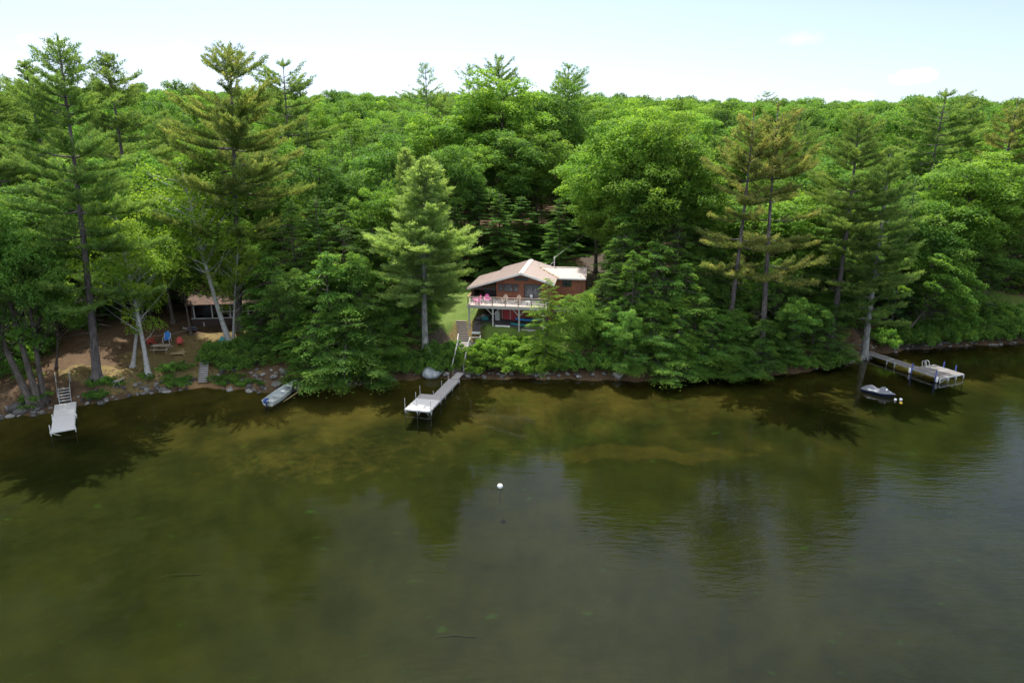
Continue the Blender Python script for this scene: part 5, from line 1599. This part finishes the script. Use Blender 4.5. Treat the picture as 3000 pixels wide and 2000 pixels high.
# small lawn steps on the left
p0 = Vector((-32.65, 67.95, .50)); p1 = Vector((-33.2, 69.75, 1.85))
ls2 = empty('lawn_steps', p0, .22, 'short flight of pale plank steps from the small beach up to the left lawn', 'steps')
for i in range(9):
    y = i * .205; z = i * .19
    MB().box(-.42, .42, y - .02, y + .17, z + .03, z + .08).build('tread', M_['grey_wood'], ls2)
    MB().box(-.40, .40, y + .15, y + .172, z + .085, z + .215).build('riser', M_['dock_wood_dark'], ls2)
for sx in (-1, 1):
    mb = MB(); mb.bar((sx * .44, -.05, -.02), (sx * .44, 1.75, 1.62), .04, .2); mb.build('stringer', M_['stair_wood'], ls2)

# ------------------------------------------------------------------ boats and buoys
def ring(x, hwid, keel, gun, n=9, flare_=.75):
    pts_ = []
    for a in np.linspace(-1, 1, n):
        s = abs(a); zf = s ** 2.6
        pts_.append((x, math.copysign(hwid * (flare_ + (1 - flare_) * zf) * min(1, s * 1.7), a) if s > 0 else 0, keel + (gun - keel) * (0 if s < .6 else ((s - .6) / .4))))
    return pts_


b_st = np.array([-23.95, 62.55]); b_bw = np.array([-22.75, 66.65]); bd = b_bw - b_st
bt = empty('fishing_boat', (b_st[0], b_st[1], -.06), math.atan2(bd[1], bd[0]), 'open pale aluminium fishing boat with blue outboard, bow on the stony bank', 'boat')
bt.rotation_euler = (0, -.055, math.atan2(bd[1], bd[0]))
LB = 4.35
secs = [(0, .66, .02, .56), (.6, .72, .0, .55), (1.4, .76, .0, .56), (2.2, .74, .01, .60), (2.9, .64, .04, .66), (3.5, .47, .10, .74), (4.0, .24, .20, .82), (4.32, .03, .42, .88)]
mb = MB(); outer = [ring(*s) for s in secs]; mb.loft(outer, cap=False, closed=False); mb.add(outer[0], [tuple(range(9))])
h_ = mb.build('hull', M_['alu_boat'], bt)
mb = MB(); inner = [[(p[0] + (.03 if i == 0 else 0), p[1] * .95, p[2] + .035) for p in ring(s[0], s[1], s[2] + .01, s[3] - .04)] for i, s in enumerate(secs[:-1])]; mb.loft(inner, cap=False, closed=False); mb.add(inner[0], [tuple(range(9))])
mb.build('inner_hull', M_['boat_in'], bt)
mb = MB()
for sg in (0, -1): mb.tube([(r_[sg][0], r_[sg][1], r_[sg][2] + .01) for r_ in outer], .03, 6)
mb.tube([outer[0][0], outer[0][-1]], .035, 6); mb.build('gunwale', M_['alu_boat'], bt)
for x, hw_, z in ((.45, .62, .36), (1.65, .68, .37), (2.75, .58, .42)):
    mb = MB(); mb.box(x, x + .34, -hw_, hw_, z - .03, z); mb.box(x + .02, x + .05, -hw_ * .9, hw_ * .9, .08, z - .03); mb.box(x + .29, x + .32, -hw_ * .9, hw_ * .9, .08, z - .03); mb.build('bench_seat', M_['boat_in'], bt)
mb = MB(); mb.add([(3.45, -.42, .70), (3.45, .42, .70), (4.0, .20, .79), (4.28, 0, .86), (4.0, -.20, .79)], [(0, 1, 2, 3, 4)]); mb.build('foredeck', M_['alu_boat'], bt)
om = MB().loft([[(-.20 + x * s - .06 * (z - .6), y * s, z) for x, y in ((-.32, -.10), (-.2, -.16), (.22, -.17), (.22, .17), (-.2, .16), (-.32, .10))] for s, z in ((.80, .52), (1.0, .60), (1.02, .78), (.92, .88), (.70, .94))]).build('outboard_motor', M_['blue_motor'], bt)
mb = MB(); mb.box(-.27, -.13, -.06, .06, .0, .56); mb.box(-.36, -.08, -.045, .045, -.25, .0); mb.box(-.12, .06, -.12, .12, .42, .60); mb.build('motor_leg', M_['dark_metal'], om)
MB().box(-.36, .0, -.178, -.172, .66, .76).build('decal', M_['white'], om)
mb = MB(); mb.tube([(-.05, 0, .66), (.35, .12, .72), (.5, .15, .73)], .022, 6); mb.build('tiller', M_['dark_metal'], om)
mb = MB(); mb.loft([[(-.36 - .02, .13 * math.cos(a) * s, -.16 + .13 * math.sin(a) * s) for a in np.linspace(0, 6.283, 10, endpoint=False)] for s in (.9, 1.0)]); mb.build('propeller', M_['dark_metal'], om)
o = link('log_pole', MB().tube([(-22.9, 63.7, -.05), (-22.2, 65.5, .12), (-21.7, 66.9, .35)], [.05, .07, .075], 8).mesh('log_pole', M_['log'], True)); tag(o, 'pale yellowish log lying in the water along the right side of the moored boat', 'log')
o = link('mooring_post', MB().tube([(-22.2, 67.2, .2), (-22.25, 67.15, .75), (-22.5, 67.05, 1.05), (-22.9, 67.0, 1.0)], [.07, .065, .09, .06], 8).mesh('mooring_post', M_['alu'], True)); tag(o, 'bent pale metal post on the bank behind the moored boat bow', 'post')

j0 = np.array([36.6, 67.05]); j1 = np.array([38.75, 64.75]); jd = j1 - j0; jl = 3.25
jk = empty('jet_ski', (j0[0], j0[1], -.08), math.atan2(jd[1], jd[0]), 'jet ski under a fitted grey cover, moored left of the cove dock', 'jet ski')
mb = MB()
hs_ = [(0, .42, .0, .34), (.5, .54, -.02, .36), (1.3, .58, -.03, .38), (2.1, .54, .0, .40), (2.7, .36, .1, .42), (3.1, .14, .26, .44), (3.25, .03, .38, .45)]
hr_ = [ring(*s, 9, .8) for s in hs_]
mb.loft(hr_, cap=False, closed=False); mb.add(hr_[0], [tuple(range(9))]); mb.build('hull', M_['navy'], jk)
prof = [(0.0, .47, .36, .42), (.25, .55, .36, .62), (.75, .60, .38, .86), (.95, .61, .38, .84), (1.35, .62, .40, .66), (1.62, .61, .40, .66), (1.85, .60, .41, .92), (2.1, .57, .42, .98), (2.45, .46, .43, .74), (2.9, .26, .45, .55), (3.22, .06, .46, .48)]
rings = []
for x, hw_, zb, zt in prof:
    rings.append([(x, hw_ * math.cos(a) if False else hw_ * c, zb + (zt - zb) * k) for c, k in ((-1, -.12), (-1, .0), (-.82, .28), (-.45, .72), (-.16, .97), (0, 1), (.16, .97), (.45, .72), (.82, .28), (1, .0), (1, -.12))])
cv = MB().loft(rings, cap=True, closed=False).build('cover', M_['cover_grey'], jk, False)
mb = MB(); mb.prism([(.75, -.585, .44), (1.55, -.60, .46), (1.55, -.585, .52), (.75, -.57, .50)], (0, -.03, .02), (0, 0, .05)); mb.build('stripe', M_['white'], cv)
mb = MB(); mb.prism([(2.32, -.30, .72), (2.42, -.30, .69), (2.46, -.12, .80), (2.36, -.12, .84)], (0, -.02, .02), (0, 0, .06)); mb.prism([(2.75, -.2, .575), (2.82, -.19, .56), (2.82, -.13, .58), (2.75, -.14, .60)], (0, -.02, .02), (0, 0, .05)); mb.build('stripe', M_['white'], cv)


def buoy(x, y, r, mat, label, stem=True, z=None):
    b_ = empty('mooring_buoy', (x, y, r * .55 if z is None else z), 0, label, 'buoy')
    rr_ = [(r * math.sin(a), -r * math.cos(a)) for a in np.linspace(.12, math.pi - .12, 12)]
    MB().tube([(0, 0, z_) for _, z_ in rr_], [q for q, _ in rr_], 20).build('float', M_[mat], b_, True)
    if stem:
        mb = MB(); mb.tube([(0, 0, r * .97), (0, 0, r * 1.08)], r * .16, 8); mb.tube([(0, 0, -r * .95), (0, 0, -r * .95 - 1.2)], .025, 6); mb.build('rod', M_['dark_metal'], b_)
    return b_


bb = buoy(-.9, 46.1, .21, 'white', 'round white mooring buoy alone on the open water in front of the cabin')
mb = MB(); mb.tube([(0, 0, -.03), (0, 0, .02)], [.2125, .2125], 20, False); mb.build('band', plain('faded_blue_band', (.45, .50, .62), .4), bb)
q = at_z(2623, 1170, .08); buoy(q[0], q[1], .14, 'white', 'small white buoy right at the bow of the covered jet ski', False)
q = at_z(2639, 1170, .08); buoy(q[0], q[1], .15, 'white', 'small white buoy a little right of the one at the jet ski bow', False)
q = at_z(2639, 1180, .0); buoy(q[0], q[1], .15, 'yellow', 'yellow buoy half sunk just below the right hand white buoy', False, -.02)
for px, py, L, a, lb in ((520, 1682, 4.2, .12, 'dark sunken log under the water at the lower left'), (1345, 1846, 3.0, .0, 'dark sunken log on the lake bed at the bottom middle')):
    q = at_z(px, py, -2.2); z = gz(q[0], q[1]) - .08
    mb = MB(); mb.tube([(-L / 2, 0, 0), (-L * .1, .15, .08), (L * .2, .0, .1), (L / 2, .1, 0)], [.05, .065, .05, .02], 7)
    o = mb.build('sunken_log', M_['sunk']); o.location = (q[0], q[1], z); o.rotation_euler = (0, 0, a); tag(o, lb, 'log')

# ------------------------------------------------------------------ left plot: dark cottage and lawn things
cp = on_ground(668, 958); CO = np.array([-38.6, 79.8, gz(-37, 80)])
ct = empty('dark_cottage', CO, R_(7), 'dark brown cottage with shingled roof, half hidden behind the birches', 'cottage')
W2, D2, H2 = 9.0, 7.0, 2.9
mb = MB(); mb.box(0, W2, 0, .12, -.8, .95); mb.box(0, .12, .12, D2, -.8, H2); mb.box(W2 - .12, W2, .12, D2, -.8, H2); mb.box(.12, W2 - .12, D2 - .12, D2, -.8, H2)
mb.box(0, W2, 1.9, 2.0, .95, H2); mb.box(0, .3, 0, .12, .95, H2); mb.box(W2 - .3, W2, 0, .12, .95, H2)
mb.prism([(0, 0, H2), (0, D2, H2), (0, D2 / 2, H2 + 1.55)], (.02, 0, 0), (.12, 0, 0)); mb.prism([(0, 0, H2), (0, D2, H2), (0, D2 / 2, H2 + 1.55)], (W2 - .12, 0, 0), (W2 - .02, 0, 0))
mb.build('wall', M_['brown_wall'], ct)
mb = MB(); mb.box(-.05, W2 + .05, -.10, -.003, .95, 1.06)
for x in (.32, 2.4, 4.5, 6.6, 8.55): mb.box(x - .07, x + .07, -.05, .05, 1.06, H2 - .05)
mb.build('porch_frame', M_['grey_box'], ct)
for x0, x1 in ((3.0, 4.6), (5.4, 7.0)):
    f = MB().box(x0, x1, 1.84, 1.898, 1.3, 2.5).build('window', M_['white_trim'], ct); MB().box(x0 + .1, x1 - .1, 1.825, 1.838, 1.4, 2.4).build('pane', M_['glass_dark'], f)
mb = MB(); mb.box(.7, 1.6, 1.85, 1.898, .1, 2.2); d_ = mb.build('door', M_['frame_dark'], ct); MB().box(.85, 1.45, 1.83, 1.848, 1.3, 2.0).build('pane', M_['glass'], d_)
mb = MB()
for s in (0, 1):
    ya, yb = (-.5, D2 / 2) if s == 0 else (D2 + .5, D2 / 2)
    za, zb = H2 - .22, H2 + 1.6
    mb.prism([(-.5, ya, za), (W2 + .5, ya, za), (W2 + .5, yb, zb), (-.5, yb, zb)], (0, 0, 0), (0, 0, .12))
rf = mb.build('roof', M_['brown_roof'], ct)
MB().box(6.9, 7.6, 4.0, 4.7, H2 + .8, H2 + 2.4).build('chimney', M_['rock'], rf)
MB().box(-1.6, -.02, .4, 2.2, -.9, .15).build('porch_step', M_['concrete'], ct)
MB().tube([(1.3, -.06, -.5), (1.3, -.06, .5)], .05, 8).build('downpipe', M_['white_trim'], ct)


def lawn(px, py): return on_ground(px, py)


p = lawn(490, 1004); c = empty('lawn_chair', (p[0], p[1], p[2]), R_(8), 'blue canvas lawn chair with white frame behind the picnic table', 'chair')
mb = MB()
bp_ = [(-.30, .30, .42), (-.30, .44, .95), (-.22, .50, 1.17), (0, .52, 1.25), (.22, .50, 1.17), (.30, .44, .95), (.30, .30, .42)]
mb.prism(bp_, (0, 0, 0), (0, .03, 0)); mb.build('backrest', M_['blue_cloth'], c)
MB().box(-.29, .29, -.25, .30, .40, .43).build('seat', M_['blue_cloth'], c)
for sx in (-1, 1):
    mb = MB(); mb.tube([(sx * .34, -.28, 0), (sx * .34, -.28, .62), (sx * .34, .36, .66), (sx * .34, .46, 1.05)], .022, 6); mb.build('frame', M_['white'], c)
    mb = MB(); mb.tube([(sx * .34, .42, 0), (sx * .34, .30, .64)], .022, 6); mb.build('leg', M_['white'], c)
p = lawn(528, 1013); adirondack(M_['red_wood'], (p[0], p[1], p[2]), R_(25), 'red garden chair right of the blue lawn chair', None)
p = lawn(441, 1006); adirondack(M_['red_wood'], (p[0], p[1], p[2]), R_(-60), 'red garden chair half hidden behind the white birch trunks', None)
p = lawn(651, 1012); adirondack(M_['teal'], (p[0], p[1], p[2]), R_(12), 'teal garden chair peeping over the shrubs by the leaning birch', None)
p = lawn(475, 1030); t_ = empty('picnic_table', (p[0], p[1], p[2]), R_(6), 'weathered picnic table with benches on the left lawn', 'table')
mb = MB()
for i in range(5): mb.box(-.95, .95, -.38 + i * .155, -.235 + i * .155, .73, .765)
mb.build('table_top', M_['picnic'], t_)
for sy in (-1, 1):
    mb = MB(); mb.box(-.95, .95, sy * .72 - .13, sy * .72 + .13, .42, .455); mb.build('bench', M_['picnic'], t_)
for x in (-.65, .65):
    for sy in (-1, 1): mb = MB(); mb.bar((x, sy * .68, 0), (x, sy * .22, .73), .05, .09); mb.build('leg', M_['picnic'], t_)
    mb = MB(); mb.bar((x + .05, -.8, .40), (x + .05, .8, .40), .04, .09); mb.build('cross_bar', M_['picnic'], t_)
p = lawn(522, 1036); o = empty('plank_platform', (p[0], p[1], p[2]), R_(6), 'low square of bare planks lying on the lawn in front of the red chair', 'platform')
planks_across(o, -.75, .75, -.6, .6, .14, 'log', 'boards'); MB().box(.78, .86, -.62, -.54, -.1, .75).build('stake', M_['log'], o)
p = lawn(563, 972); o = empty('garden_cart', (p[0], p[1], p[2]), R_(20), 'dark garden cart standing before the porch of the dark cottage', 'cart')
MB().loft([[(x * s, y * s * .6, z) for x, y in ((-1, -1), (1, -1), (1, 1), (-1, 1))] for s, z in ((.40, .28), (.52, .58), (.49, .58), (.38, .31))]).build('tub', M_['dark_metal'], o)
mb = MB(); mb.tube([(.5, -.04, .18), (.5, .04, .18)], .18, 14); mb.build('wheel', M_['black'], o)
mb = MB(); mb.tube([(.5, .0, .18), (-.2, .2, .28), (-.95, .26, .6)], .018, 6); mb.tube([(.5, .0, .18), (-.2, -.2, .28), (-.95, -.26, .6)], .018, 6); mb.tube([(-.25, .2, .3), (-.3, .22, 0)], .018, 6); mb.tube([(-.25, -.2, .3), (-.3, -.22, 0)], .018, 6); mb.build('frame', M_['alu'], o)
a_ = Vector(lawn(434, 1000)) + Vector((0, 0, .55)); b_ = Vector(lawn(556, 984)) + Vector((0, 0, .75))
o = MB().tube([a_.lerp(b_, t) - Vector((0, 0, .12 * math.sin(math.pi * t))) for t in np.linspace(0, 1, 9)], .014, 5).build('rope_line', M_['grey_wood']); tag(o, 'thin pale rope stretched across the left lawn behind the chairs', 'rope')
p = lawn(335, 1128); mb = MB(); mb.tube([(-.9, 0, .05), (-.2, .1, .30), (.5, .0, .42), (1.1, .25, .7)], [.10, .14, .10, .04], 7); mb.tube([(-.2, .1, .3), (-.5, -.2, -.2)], [.09, .04], 6); mb.tube([(.2, .05, .36), (.0, -.35, -.25)], [.08, .03], 6); mb.tube([(.5, 0, .4), (.75, -.3, .0)], [.07, .03], 6)
o = mb.build('driftwood_stump', M_['driftwood'], None, True); o.location = (p[0], p[1], p[2] + .05); tag(o, 'twisted grey driftwood root on the left bank below the leaning pine', 'driftwood')
